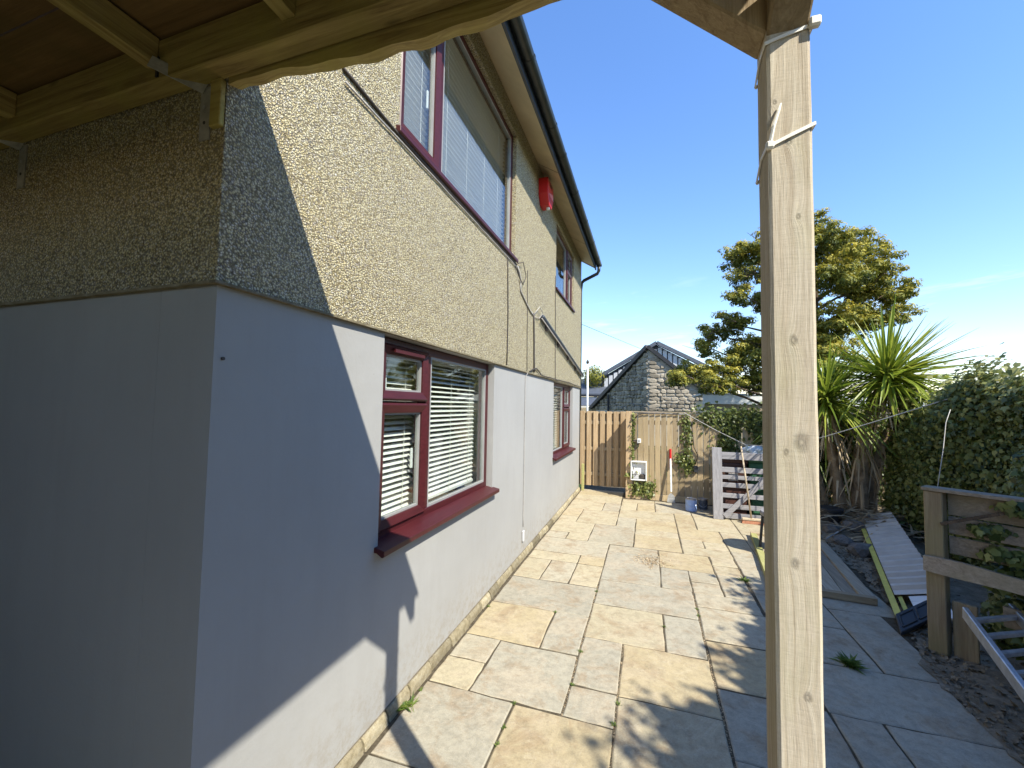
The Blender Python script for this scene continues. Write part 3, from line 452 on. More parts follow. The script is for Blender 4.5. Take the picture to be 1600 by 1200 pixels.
def window(hole, xf, mull, sashes, fixes, sill=True, sill_out=.062, label=None):
    y0, y1, z0, z1 = hole; b = MB(); ring(b, xf - .07, xf, y0 + .002, y1 - .002, z0 + .002, z1 - .002, .055)
    for m_ in mull: b.box(xf - .069, xf - .001, m_ - .03, m_ + .03, z0 + .058, z1 - .058)
    w = b.build('window', M['maroon'], house, bevel=.004)
    for s_ in sashes: mitre_sash(w, xf, *s_)
    for f__ in fixes: fixed(w, xf, *f__)
    if sill:
        s_ = MB().prism([(xf - .02, y0 - .03, z0 + .012), (xf + .002, y0 - .03, z0 + .012), (sill_out, y0 - .03, z0 - .012), (sill_out, y0 - .03, z0 - .042), (sill_out - .014, y0 - .03, z0 - .048), (.016, y0 - .03, z0 - .028), (xf - .02, y0 - .03, z0 - .02)], (0, y1 - y0 + .06, 0))
        s_.build('sill', M['maroon'], w, bevel=.002)
    return w
w1 = window(W1, -.058, [1.50], [(.955, 1.475, 1.735, 2.062), (.955, 1.475, 1.005, 1.722)], [(1.53, 2.545, 1.02, 2.045)])
handle(w1, -.058, 1.40, 1.36); handle(w1, -.058, 1.09, 1.80)
MB().prism([(-.040, 1.06, 2.020), (-.025, 1.06, 2.014), (-.025, 1.06, 2.034), (-.040, 1.06, 2.040)], (0, .33, 0)).build('trickle_vent', M['maroon'], w1)
w2 = window(W2, -.058, [6.16], [(6.19, 6.78, 1.70, 2.06), (6.19, 6.78, .985, 1.688)], [(5.205, 6.13, 1.0, 2.045)]); 
u1 = window(U1, -.028, [1.515], [(1.005, 1.49, 3.325, 4.59)], [(1.545, 3.055, 3.34, 4.575)], sill_out=.045); handle(u1, -.028, 1.42, 3.80)
u2 = window(U2, -.028, [6.19], [(6.22, 6.68, 4.20, 4.52), (6.22, 6.68, 3.585, 4.188)], [(5.205, 6.16, 3.60, 4.505)], sill_out=.045)
MB().box(-.045, -.002, 2.6005, 2.612, .98, 2.09).build('reveal_trim', M['white'], house)

def blind(label, y0, y1, z0, z1, x, pitch, width, tilt, cords, m=None, group=None):
    t = tag(empty('venetian_blind', (x, (y0 + y1) / 2, z0)), label, 'blind'); ly = (y1 - y0) / 2
    pr = [(-width / 2, -.0015), (-width / 6, .0012), (width / 6, .0012), (width / 2, -.0015)]; c, s_ = math.cos(tilt), math.sin(tilt)
    P = [(a * c - b_ * s_, a * s_ + b_ * c) for a, b_ in pr]; b = MB().prism([(a, -ly, z) for a, z in P] + [(a, -ly, z - .0022) for a, z in P[::-1]], (0, 2 * ly, 0)); me = b.mesh('slat', m or M['blind'])
    z = z0 + .03
    while z < z1 - .05:
        o = bpy.data.objects.new('slat', me); col.objects.link(o); o.parent = t; o.location = (random.uniform(-.001, .001), 0, z - z0); o.rotation_euler = (random.uniform(-.002, .002), random.uniform(-.05, .05), 0); z += pitch
    MB().box(x - .025, x + .025, y0, y1, z1 - .045, z1).build('headrail', M['blind'], t); MB().box(x - .02, x + .02, y0, y1, z0, z0 + .018).build('bottom_rail', M['blind'], t)
    for cy in cords:
        MB().tube([(x + width / 2 + .002, cy, z0 + .01), (x + width / 2 + .002, cy, z1 - .03)], .0016, 5).build('cord', M['blind'], t)
blind('white slatted blind behind the small casements of the ground floor window by the canopy', .985, 1.47, 1.03, 2.06, -.17, .036, .042, -.42, (1.10, 1.36))
blind('white slatted blind behind the large fixed ground floor pane by the canopy', 1.52, 2.50, 1.03, 2.06, -.17, .036, .042, -.42, (1.65, 2.02, 2.38))
blind('white slatted blind in the far ground floor window near the gate', 5.22, 6.74, 1.0, 2.06, -.17, .04, .048, -.42, (5.5, 6.0, 6.4))
blind('thin slatted blind behind the narrow opening casement of the big upstairs window', 1.01, 1.48, 3.34, 4.60, -.12, .046, .028, .2, (1.10, 1.38))
blind('thin slatted blind behind the wide fixed pane of the big upstairs window', 1.54, 3.06, 3.34, 4.60, -.12, .046, .028, .2, (1.75, 2.12, 2.5, 2.86))
# ------------------------------------------------------------------ fittings on the house wall
a_ = tag(empty('alarm_box', (.014, 4.19, 4.33)), 'red burglar alarm box high on the pebbledashed wall under the eaves', 'alarm box')
pent = [(4.03, 4.66), (4.35, 4.66), (4.35, 4.46), (4.26, 4.33), (4.12, 4.33), (4.03, 4.46)]
MB().prism([(.016, y_, z_) for y_, z_ in pent], (.125, 0, 0)).build('cover', M['red'], a_, bevel=.008, seg=2)
MB().prism([(.142, 4.05, 4.455), (.142, 4.33, 4.455), (.142, 4.33, 4.56)], (.003, 0, 0)).build('face_panel', M['pink'], a_)
for i in range(4): MB().box(.141, .1425, 4.12, 4.27, 4.585 + i * .015, 4.591 + i * .015).build('sounder_slot', M['black'], a_)
MB().lathe([(.001, -.03), (.022, -.028), (.026, -.01), (.026, .012)], (.105, 4.20, 4.335), 12).build('strobe_lens', M['lens'], a_, smooth=True)
def cable(label, pts, r, m='cable', jig=.006, name='wall_cable'):
    P = []; pts = [Vector(p) for p in pts]
    for a, b_ in zip(pts, pts[1:]):
        n = max(2, int((b_ - a).length / .12))
        for i in range(n): P.append(a.lerp(b_, i / n) + Vector((0, random.uniform(-jig, jig), random.uniform(-jig, jig) * .4)))
    P.append(pts[-1]); return tag(MB().tube(P, r, 6).build(name, M[m], smooth=True), label, 'cable')
def wp(px, py, x=.022): p = gx(px, py, 0.0); return (x, p.y, p.z)
cable('dark cable running along under the big upstairs window sill', [wp(530, 108), (.022, .9, 3.235), (.022, 1.5, 3.225), (.022, 3.15, 3.225)], .008)
cable('pale cable clipped below the dark one under the upstairs window sill', [wp(533, 130, .024), (.024, .95, 3.205), (.024, 3.15, 3.20)], .005, 'greycable')
cable('thin dark cable hanging straight down the pebbledash from the upstairs window sill', [(.021, 2.86, 3.20), (.021, 2.90, 2.7), (.021, 2.89, 2.12)], .006)
cable('grey cable bundle bending down from the upstairs sill towards the cable knot', [(.023, 3.17, 3.22), (.023, 3.30, 3.12), (.023, 3.31, 2.98), (.023, 3.72, 2.84), (.023, 3.84, 2.83)], .010, 'greycable', .012)
cable('thick dark cable dropping from the cable knot to the render edge', [(.024, 3.86, 2.86), (.024, 3.90, 2.5), (.024, 3.92, 2.13)], .011)
cable('very thin dark cable falling past the cable knot onto the render', [(.019, 3.58, 3.30), (.019, 3.60, 2.7), (.019, 3.62, 2.12)], .004)
cable('thin cable running down the smooth grey render to a small junction box', [(.03, 3.62, 2.10), (.008, 3.60, 2.05), (.008, 3.60, 1.2), (.008, 3.60, .34)], .004, 'greycable', .003)
cable('thin dark cable below the far upstairs window', [(.019, 5.09, 3.70), (.019, 5.12, 3.0), (.019, 5.16, 2.12)], .006)
cable('loose cable loop tangled at the end of the upstairs sill', [(.03, 3.16, 3.24), (.05, 3.3, 3.30), (.05, 3.42, 3.18), (.04, 3.34, 3.06), (.03, 3.2, 3.12), (.022, 3.1, 3.2)], .005, 'cable', .003)
cable('loose cable loop above the sloping pipe', [(.03, 3.86, 2.84), (.05, 4.05, 2.98), (.05, 4.22, 2.93), (.03, 4.1, 2.84), (.024, 3.9, 2.82)], .005, 'greycable', .003)
cable('twisted cables lying along the render edge beside the far ground floor window', [(.03, 3.7, 2.13), (.03, 4.0, 2.19), (.03, 4.25, 2.125), (.03, 5.1, 2.123), (.03, 6.2, 2.14), (.03, 7.5, 2.122)], .008, 'cable', .01)
jb = tag(MB().box(.002, .022, 3.57, 3.62, .18, .30).build('junction_box', M['clad'], bevel=.006), 'small pale grey junction box low on the grey render', 'junction box')
pp = tag(empty('sloping_pipe', (.06, 5.8, 2.6)), 'dark sloping overflow pipe fixed across the pebbledash by the far corner', 'pipe')
MB().tube([(.05, 4.2, 2.885), (.05, 7.72, 2.385)], .028, 10).build('pipe', M['fascia'], pp, smooth=True); MB().tube([(.062, 4.12, 2.842), (.062, 7.70, 2.345)], .008, 8).build('conduit', M['greycable'], pp, smooth=True)
for yy in (4.5, 5.3, 6.1, 6.9): MB().bar((.03, yy, 2.90 - (yy - 4.2) * .142), (.03, yy, 2.79 - (yy - 4.2) * .142), .03, .05, (1, 0, 0)).build('clip', M['cable'], pp)
MB()
tag(MB().tube([(-.001, .03, 1.86), (.006, .03, 1.86)], .006, 10).build('wall_plug', M['cable']), 'small dark screw plug in grey render beside the house corner', 'screw')

# ------------------------------------------------------------------ timber canopy
can = tag(empty('timber_canopy', (1.61, -.05, 0)), 'timber lean-to canopy of rough beams and boards on a sawn post', 'canopy')
pv = []; n_ = 40
b = MB(); prof = []
for i in range(n_ + 1):
    z = -.02 + 2.81 * i / n_; j = [random.uniform(-.0006, .0006) for _ in range(4)]; c = .006
    prof.append([(1.576 + j[0], -.085 + c * .6, z), (1.576 + c + j[0], -.085, z), (1.650 - c + j[1], -.085, z), (1.650 + j[1], -.085 + c, z), (1.650 + j[2], -.010 - c, z), (1.650 - c, -.010, z), (1.576 + c, -.010, z), (1.576 + j[3], -.010 - c, z)])
fs = [(i * 8 + k_, i * 8 + (k_ + 1) % 8, (i + 1) * 8 + (k_ + 1) % 8, (i + 1) * 8 + k_) for i in range(n_) for k_ in range(8)] + [tuple(range(8))[::-1], tuple(n_ * 8 + k_ for k_ in range(8))]
b.add([p for pr in prof for p in pr], fs).build('post', M['post'], can)
MB().box(-2.6, 1.72, -.087, -.018, 2.793, 2.935).build('beam', M['canopyx'], can, bevel=.005)
top = []; bot = []; nb = 48
for i in range(nb + 1):
    x = .022 + 1.80 * i / nb; wob = .015 * math.sin(x * 4.3 + 1.2) + .008 * math.sin(x * 7.7) + .0045 * math.sin(x * 11.3 + .4) + .004 * math.sin(x * 31); bot.append((x, -.0155, 2.755 + wob)); top.append((x, -.0155, 2.94))
b = MB(); m_ = nb + 1; V = bot + top + [(x, .030, z + .012 + .004 * math.sin(x * 40)) for x, _, z in bot] + [(x, .030, z) for x, _, z in top]
fs = []
for i in range(nb): fs += [(i, i + 1, m_ + i + 1, m_ + i), (2 * m_ + i + 1, 2 * m_ + i, 3 * m_ + i, 3 * m_ + i + 1), (i + 1, i, 2 * m_ + i, 2 * m_ + i + 1), (m_ + i, m_ + i + 1, 3 * m_ + i + 1, 3 * m_ + i)]
fs += [(0, m_, 3 * m_, 2 * m_), (nb, 2 * m_ + nb, 3 * m_ + nb, m_ + nb)]
b.add(V, fs).build('fascia_board', M['canopyx'], can)
MB().box(1.577, 1.648, -3.2, -.0875, 2.795, 2.935).build('side_beam', M['canopyy'], can, bevel=.005)
for x in (-2.3, -1.75, -1.1, -.26, .33, .92): MB().box(x, x + .05, -3.2, -.0875, 2.84, 2.935).build('rafter', M['canopyy'], can, bevel=.003)
MB().box(-2.6, 1.576, -2.3, -2.23, 2.70, 2.838).build('cross_beam', M['canopyx'], can, bevel=.005)
y = .045
while y > -3.2:
    MB().box(-2.7, 1.86, y - .296, y, 2.942 + random.uniform(0, .003), 2.962).build('roof_board', M['ply'], can); y -= .30
def brace(a, b_, up, w=.07, h=.07): return MB().bar(a, b_, w, h, up).build('knee_brace', M['brace'], can, bevel=.004)
brace((1.600, -.0475, 2.485), (1.22, -.0475, 2.84), (0, 1, 0)); brace((1.612, -.058, 2.475), (1.612, -.45, 2.84), (1, 0, 0))
MB().box(1.577, 1.649, -3.05, -2.97, -.02, 2.794).build('post', M['post'], can); 
back = tag(empty('added_shade_fence', (-.5, -3.28, 0)), 'unseen boarded timber fence added behind the canopy to deepen its shade', 'fence')  # added out of view to cut the light reaching the gable wall
for i in range(22): MB().box(-2.7 + i * .2, -2.7 + i * .2 + .192, -3.30, -3.275, -.02, 2.40).build('board', M['oldpost'], back)
sidew = tag(empty('added_shade_wall', (-2.76, -1.6, 0)), 'unseen boarded timber wall added at the house end to shade the canopy', 'wall')  # unseen too, added to close off light from the house end
for i in range(16): MB().box(-2.79, -2.765, -3.25 + i * .2, -3.25 + i * .2 + .192, -.02, 2.93).build('board', M['oldpost'], sidew)
def bracket(x, lean):
    b = MB(); b.box(x - .024, x + .024, -.0210, -.0150, 2.60, 2.785)
    b.bar((x, -.022, 2.778), (x - lean - .03, -.115, 2.835), .005, .040); br = b.build('bracket', M['steel'], can, bevel=.001)
    MB().tube([(x, -.0195, 2.66), (x, -.0225, 2.66)], .006, 8).build('screw_head', M['black'], br); MB().tube([(x - .004, -.0195, 2.715), (x - .004, -.0225, 2.715)], .007, 8).build('screw_head', M['alu'], br)
bracket(-.075, .10); bracket(-1.16, .10)
MB().box(-.036, .012, -.034, -.0145, 2.63, 2.792).build('packing_batten', M['canopyx'], can, bevel=.003)
MB().bar((-.21, -.0905, 2.80), (-.21, -.0905, 2.87), .012, .004, (0, 1, 0)).build('strap', M['black'], can)
def tie(label, zl, zr, tail):
    t = tag(empty('cable_tie', (1.612, -.05, zl)), label, 'cable tie'); e = .0035
    P = [(1.573, -.0475, (zl) + .0), (1.5725, -.087, zl), (1.6125, -.0885, (zl + zr) / 2), (1.6535, -.087, zr), (1.6535, -.008, zr), (1.5725, -.008, zl - .03), (1.5725, -.0475, zl - .0)]
    for a, b_ in zip(P, P[1:]): MB().bar(a, b_, .0065, .0022, Vector((b_[0] - a[0], b_[1] - a[1], 0)).cross(Vector((0, 0, 1)))).build('strap', M['tie'], t)
    return t
t1 = tie('white plastic cable tie round the post just below the knee braces', 2.435, 2.452, 0)
MB().box(1.645, 1.664, -.098, -.083, 2.443, 2.462).build('tie_head', M['tie'], t1, bevel=.003)
t2 = tie('white plastic cable tie with loose tail round the post lower down', 2.225, 2.258, 1)
MB().box(1.570, 1.584, -.098, -.086, 2.218, 2.233).build('tie_head', M['tie'], t2, bevel=.003)
MB().tube([(1.578, -.093, 2.232), (1.583, -.096, 2.26), (1.592, -.094, 2.29), (1.597, -.0905, 2.306)], [.0035, .0033, .0028, .0015], 6).build('tie_tail', M['tie'], t2)

# ------------------------------------------------------------------ gate and fence
FY = 7.30
gate = tag(empty('timber_gate', (.47, 7.75, .05)), 'orange brown timber gate with alternating boards beside the house corner', 'gate')
fb = MB().box(-.048, .048, -.009, .009, 0, 1.53).mesh('board', M['gatew'], bevel=.003)
for i in range(7):
    o = link('board', fb, gate); o.matrix_parent_inverse = Matrix(); o.location = (.055 + i * .137 - .47, -.03, .05 + random.uniform(-.004, .004))
for i in range(7):
    o = link('board', fb, gate); o.matrix_parent_inverse = Matrix(); o.location = (.12 + i * .137 - .47, .035, .05 + random.uniform(-.02, .004))
for z in (.30, .82, 1.36): MB().box(.01, .95, 7.73, 7.775, z, z + .07).build('rail', M['panelx'], gate, bevel=.003)
MB().box(-.02, .97, 7.725, 7.78, 1.585, 1.615).build('cap_rail', M['panelx'], gate)
MB().box(.06, .11, 7.60, 7.65, -.0, .54).build('stop_post', M['greenwood'], gate, bevel=.004)
fen = tag(empty('timber_fence', (2.9, FY, 0)), 'close boarded timber fence with vertical boards behind the paint tins', 'fence')
MB().box(.955, 1.065, FY - .055, FY + .055, -.03, 1.645).build('post', M['gatew'], fen, bevel=.004)
MB().box(1.01, 1.03, FY + .056, 7.80, .02, 1.60).build('return_board', M['fence'], fen)
fbs = [MB().prism([(-.046, .0, z0), (.048, -.012, z0), (.048, .004, z0), (-.046, .009, z0)], (0, 0, z1)).mesh('board', M['fence']) for z0, z1 in ((.10, 1.515), (.10, 1.52), (.10, 1.508))]
x = 1.12; i = 0
while x < 5.4:
    o = link('board', fbs[i % 3], fen); o.matrix_parent_inverse = Matrix(); o.location = (x - 2.9, -.02 + (i % 2) * .003 + random.uniform(-.002, .002), random.uniform(-.006, .006)); o.rotation_euler = (0, random.uniform(-.004, .004), random.uniform(-.02, .02)); x += .104; i += 1
MB().box(1.066, 5.5, FY - .036, FY + .02, 1.624, 1.650).build('capping_rail', M['oldwood'], fen, bevel=.003)
MB().box(1.066, 5.5, FY - .03, FY + .012, -.05, .098).build('gravel_board', M['fence'], fen, bevel=.003)
for x in (3.0, 5.0): MB().box(x, x + .1, FY + .02, FY + .12, -.1, 1.6).build('post', M['fence'], fen)
for z in (.3, .85, 1.4): MB().box(1.07, 5.45, FY + .006, FY + .019, z, z + .08).build('arris_rail', M['fence'], fen)
# things on and by the fence
bx_ = tag(empty('meter_cupboard', (1.19, 7.25, .35)), 'white framed open cupboard with small white box inside hung on the fence', 'cupboard')
b = MB(); y0 = FY - .105
for a in ((1.05, 1.07, .35, .71), (1.32, 1.34, .35, .71)): b.box(a[0], a[1], y0, FY - .034, a[2], a[3])
b.box(1.07, 1.32, y0, FY - .034, .35, .372); b.box(1.07, 1.32, y0, FY - .034, .69, .71); b.box(1.07, 1.32, FY - .045, FY - .035, .372, .69); b.build('casing', M['white'], bx_)
MB().box(1.085, 1.20, y0 + .015, FY - .046, .46, .535).build('inner_box', M['white'], bx_, bevel=.006); MB().box(1.09, 1.19, y0 + .02, FY - .046, .375, .455).build('inner_unit', M['clad'], bx_, bevel=.01); MB().box(1.205, 1.31, y0 + .02, FY - .046, .375, .47).build('inner_unit', M['cable'], bx_, bevel=.02)
lt = tag(empty('outdoor_socket', (1.20, 7.25, 1.09)), 'small white outdoor light unit with cable on the fence post', 'light'); MB().box(1.165, 1.235, FY - .10, FY - .033, 1.05, 1.13).build('case', M['white'], lt, bevel=.008); MB().box(1.185, 1.215, FY - .103, FY - .0995, 1.075, 1.105).build('face', M['gasket'], lt); MB().box(1.10, 1.164, FY - .085, FY - .055, 1.08, 1.105).build('arm', M['cable'], lt)
MB().tube([(1.2, FY - .07, 1.05), (1.19, FY - .06, .98), (1.13, FY - .05, .93), (1.09, FY - .06, .92)], .008, 6).build('cord', M['cable'], lt)
def can_obj(x, y, r, h, m, lab, nm='paint_tin'):
    t = tag(empty(nm, (x, y, 0.0)), lab, 'paint tin'); MB().lathe([(r * .98, .004), (r, .01), (r, h - .02)], (x, y, 0), 28).build('body', M[m], t, smooth=False)
    MB().lathe([(r * 1.03, h - .0195), (r * 1.03, h - .004), (r * .93, h), (r * .90, h - .008), (.001, h - .008)], (x, y, 0), 28).build('lid', M['tin'], t); MB().lathe([(r * 1.02, .0), (r * 1.02, .0095)], (x, y, 0), 28).build('base_rim', M['tin'], t)
    P = [(x + r * math.cos(a) * 1.03, y - .015 - r * .5 * math.sin(a) - r * .6, h * .78 - .09 * math.sin(a)) for a in np.linspace(0, math.pi, 12)]; MB().tube([(p[0], y - math.sqrt(max(0, (r * 1.04) ** 2 - (p[0] - x) ** 2)), p[2]) for p in P[1:-1]], .0025, 5).build('wire_handle', M['alu'], t); return t
c1 = can_obj(2.05, 6.66, .088, .21, 'bluecan', 'paint tin with pale blue label on the paving by the fence'); MB().box(2.075, 2.12, 6.566, 6.60, .05, .17).build('label_patch', M['white'], c1) if False else None
can_obj(2.25, 6.86, .080, .18, 'darkcan', 'shorter dark labelled paint tin behind the blue one')
tl = tag(empty('long_handled_tool', (1.76, 7.18, .1)), 'red and white long handled garden edger leaning on the fence', 'garden tool')
MB().tube([(1.76, 7.14, .20), (1.755, FY - .05, .82)], .017, 8).build('handle', M['white'], tl); MB().tube([(1.7555, FY - .058, .62), (1.754, FY - .048, .96)], .020, 8).build('grip', M['red'], tl); MB().prism([(1.69, 7.11, .01), (1.83, 7.11, .01), (1.815, 7.125, .13), (1.77, 7.135, .17), (1.75, 7.135, .17), (1.705, 7.125, .13)], (0, .006, 0)).build('blade', M['steel'], tl)
# leaning grey painted gate
lg = tag(empty('old_slatted_gate', (2.8, 6.3, 0)), 'old pale grey painted slatted gate with diagonal brace stood against the bins', 'gate')
lean = .05
def lgy(z): return 6.26 + .10 * z
def lbar(x0, x1, z0, z1, t, m, off=0.0, name='slat'):
    return MB().add([(x0, lgy(z0) + off, z0), (x1, lgy(z0) + off, z0), (x1, lgy(z1) + off, z1), (x0, lgy(z1) + off, z1), (x0, lgy(z0) + off + t, z0), (x1, lgy(z0) + off + t, z0), (x1, lgy(z1) + off + t, z1), (x0, lgy(z1) + off + t, z1)], [(0, 1, 2, 3), (7, 6, 5, 4), (0, 4, 5, 1), (1, 5, 6, 2), (2, 6, 7, 3), (3, 7, 4, 0)]).build(name, M[m], lg, bevel=.003)
lbar(2.335, 2.475, 0.0, 1.10, .05, 'greywood', -.02, 'stile'); lbar(3.36, 3.48, 0.0, 1.10, .05, 'greywood', -.02, 'stile'); lbar(2.476, 3.359, .925, 1.035, .03, 'greywoodx', -.012, 'top_rail')
for z0, z1 in ((.72, .80), (.615, .675), (.49, .56), (.33, .40), (.165, .235), (.02, .10)): lbar(2.476, 3.359, z0, z1, .02, 'greywoodx', .012)
MB().bar((2.49, lgy(.03) - .01, .05), (3.30, lgy(.9) - .008, .88), .075, .022, (0, 1, 0)).build('diagonal_brace', M['greywoodx'], lg, bevel=.002)
bb_ = tag(empty('recycling_box', (2.66, 6.62, 0)), 'dark brown storage box behind the slatted grey gate', 'box'); MB().box(2.48, 2.845, 6.44, 6.92, 0.0, .86).build('body', M['binbrown'], bb_, bevel=.02, seg=2); MB().box(2.465, 2.86, 6.42, 6.94, .862, .92).build('lid', M['binbrown'], bb_, bevel=.015, seg=2); MB().box(2.58, 2.72, 6.428, 6.439, .58, .70).build('badge', M['clad'], bb_)
gb = tag(empty('wheelie_bin', (3.15, 6.66, 0)), 'green wheelie bin behind the slatted grey gate', 'bin'); MB().prism([(2.93, 6.50, .04), (3.37, 6.50, .04), (3.42, 6.46, .88), (2.88, 6.46, .88)], (0, .42, 0)).build('body', M['bingreen'], gb, bevel=.02); MB().box(2.87, 3.44, 6.43, 6.93, .882, .945).build('lid', M['bingreen'], gb, bevel=.02, seg=2)
for x in (2.92, 3.36): MB().tube([(x, 6.90, .08), (x + .05, 6.90, .08)], .08, 14).build('wheel', M['blackp'], gb)
def lump(name, c, r, m, parent=None, seed=0, amp=.25, sub=2):
    bm = bmesh.new(); bmesh.ops.create_icosphere(bm, subdivisions=sub, radius=1); R_ = random.Random(seed)
    ph = [R_.uniform(0, 6) for _ in range(6)]
    for v in bm.verts:
        p = v.co; k_ = 1 + amp * (math.sin(p.x * 3 + ph[0]) * math.sin(p.y * 4 + ph[1]) + .6 * math.sin(p.z * 6 + ph[2]) * math.sin(p.x * 7 + ph[3])) + R_.uniform(-.06, .06)
        v.co = Vector((c[0] + p.x * r[0] * k_, c[1] + p.y * r[1] * k_, c[2] + p.z * r[2] * k_))
    me = bpy.data.meshes.new(name); bm.to_mesh(me); bm.free(); me.materials.append(M[m]); return link(name, me, parent)
tag(lump('plastic_bag', (3.02, 6.66, 1.03), (.17, .15, .10), 'bag', None, 3, .2, 3), 'crumpled pale plastic bag lying on the bin lid', 'bag')
br_ = tag(empty('broom', (2.9, 6.1, 0)), 'broom with wooden handle leaning against the slatted grey gate', 'broom'); MB().tube([(2.845, 6.17, .07), (2.745, lgy(1.06) - .045, 1.14)], .013, 8).build('handle', M['stick'], br_, smooth=True)
MB().box(2.72, 3.00, 6.14, 6.20, .045, .075).build('head', M['stick'], br_, bevel=.004); MB().prism([(2.71, 6.125, 0), (3.01, 6.125, 0), (2.995, 6.15, .044), (2.725, 6.15, .044)], (0, .06, 0)).build('bristles', M['bristle'], br_)
# round garden table
tb = tag(empty('garden_table', (2.88, 4.78, 0)), 'small round grey garden table on dark legs beside the lying panel', 'table'); tz = .50
MB().lathe([(.20, tz - .055), (.225, tz - .05), (.23, tz - .02), (.222, tz), (.001, tz)], (2.88, 4.78, 0), 32).build('top', M['greywoodx'], tb)
for a in (2.85, 3.75, 5.4, .7): MB().bar((2.88 + .235 * math.cos(a), 4.78 + .20 * math.sin(a), .035 if math.cos(a) > -2 else 0), (2.88 + .20 * math.cos(a), 4.78 + .17 * math.sin(a), tz - .052), .045, .03).build('leg', M['blackp'], tb)

# ------------------------------------------------------------------ lying panel, sheets, low fence, ladder
pa = [Vector((2.46, 3.66, 0)), Vector((3.29, 3.60, 0)), Vector((3.54, 5.40, 0)), Vector((2.68, 5.46, 0))]
lp = tag(empty('pallet', (3.0, 4.5, 0)), 'weathered boarded timber frame lying flat on the paving behind the post', 'pallet')
ux = (pa[1] - pa[0]).normalized(); uy = (pa[3] - pa[0]).normalized(); Lx = (pa[1] - pa[0]).length; Ly = (pa[2] - pa[1]).length
def pbar(u0, u1, v0, v1, z0, z1, m, name): a = pa[0] + ux * u0 + uy * v0; return MB().prism([a + Vector((0, 0, z0)), a + ux * (u1 - u0) + Vector((0, 0, z0)), a + ux * (u1 - u0) + uy * (v1 - v0) + Vector((0, 0, z0)), a + uy * (v1 - v0) + Vector((0, 0, z0))], (0, 0, z1 - z0)).build(name, M[m], lp, bevel=.002)
pbar(0, Lx, 0, .06, .004, .062, 'panelx', 'rail'); pbar(0, Lx, Ly - .06, Ly, .004, .062, 'panelx', 'rail'); pbar(0, .07, .061, Ly - .061, .004, .058, 'greenwood', 'stile'); pbar(Lx - .11, Lx, .061, Ly - .061, .004, .055, 'panel', 'stile')
u = .073
while u < Lx - .18: pbar(u, min(u + .13, Lx - .112), .062, Ly - .062, .006, .030 + random.uniform(0, .004), 'panel', 'board'); u += .135
# white ribbed sheets propped on the soil
sh = tag(empty('ribbed_sheet', (3.9, 4.7, .05)), 'white ribbed cladding sheet with yellow edge lying on the soil by the low fence', 'sheet')
S0 = Vector((3.30, 3.30, .06)); S1 = Vector((4.22, 6.25, .20)); sv_ = (S1 - S0).normalized(); su = Vector((.86, -.30, .30)).normalized(); su = (su - sv_ * su.dot(sv_)).normalized(); sn = sv_.cross(su) * -1
sn = su.cross(sv_); Ls = (S1 - S0).length
nrib = 17
for i in range(nrib):
    a = .42 + (Ls - .44) * i / nrib; wd = (Ls - .44) / nrib; p = S0 + sv_ * a
    prof_ = [p, p + sv_ * (wd * .62), p + sv_ * (wd * .72) + sn * .034, p + sv_ * (wd * .98) + sn * .034, p + sv_ * (wd * .998)]
    MB().prism([q + su * .03 for q in prof_] + [q + su * .03 - sn * .004 for q in prof_[::-1]], su * .34).build('rib', M['sheet'], sh)
MB().bar(S0 - sn * .01, S1 - sn * .01, .045, .03, sn).build('edge_trim', M['yellow'], sh)
s2 = tag(empty('smooth_sheet', (3.6, 3.5, .05)), 'smaller smooth white sheet propped beside the low fence post', 'sheet')
for i in range(4): p = S0 + sv_ * (-.02 + .11 * i) + su * .12 - sn * .028; MB().prism([p, p + sv_ * .106, p + sv_ * .106 + su * .22, p + su * .22], sn * .012).build('plank', M['white'], s2)
p = S0 + sv_ * (-.02) + su * .06 - sn * .03; MB().bar(p, p + sv_ * .45, .03, .02, sn).build('edge_strip', M['yellow'], s2)
bt = tag(empty('black_tray', (3.4, 3.1, 0)), 'black plastic tray at the foot of the low fence post', 'tray'); q0 = Vector((3.20, 3.06, .0)); qx = Vector((.36, .22, .10)); qy = Vector((.06, .20, .06)); qz = Vector((0, 0, .03))
MB().prism([q0, q0 + qx, q0 + qx + qy, q0 + qy], qz).build('base', M['blackp'], bt, bevel=.004); 
for f0, f1 in ((.08, .42), (.5, .9)):
    c_ = [q0 + qx * u_ + qy * v_ + qz * 1.02 for u_, v_ in ((f0, .2), (f1, .2), (f1, .8), (f0, .8), (f0, .2))]; MB().tube(c_, .008, 6).build('moulded_rib', M['blackp'], bt)
lf = tag(empty('low_timber_fence', (3.34, 2.88, 0)), 'broken low timber fence with square post and split middle rail', 'fence')
fd = Vector((.75, -.66, 0)).normalized(); fp = Vector((3.345, 2.885, 0)); fnm = Vector((-fd.y, fd.x, 0)) * -1
MB().bar(fp + Vector((0, 0, -.04)), fp + Vector((0, 0, 1.15)), .10, .10, fd).build('post', M['oldpost'], lf, bevel=.005)
MB().bar(fp - fd * .06 + Vector((0, 0, 1.165)), fp + fd * .60 + Vector((0, 0, 1.165)), .12, .025).build('cap_rail', M['oldwood'], lf, bevel=.003)
fr0 = fp - fnm * -.075
mid = MB(); nseg = 14
pts = []
for i in range(nseg + 1):
    t_ = i / nseg; c_ = fp + fnm * .075 + fd * (-.05 + 1.35 * t_) + Vector((0, 0, .635 - .02 * t_ + .006 * math.sin(t_ * 9))); hh = .055 + .006 * math.sin(t_ * 14)
    pts.append([c_ - fnm * .022 + Vector((0, 0, -hh)), c_ + fnm * .022 + Vector((0, 0, -hh + .006)), c_ + fnm * .022 + Vector((0, 0, hh)), c_ - fnm * .022 + Vector((0, 0, hh - .004))])
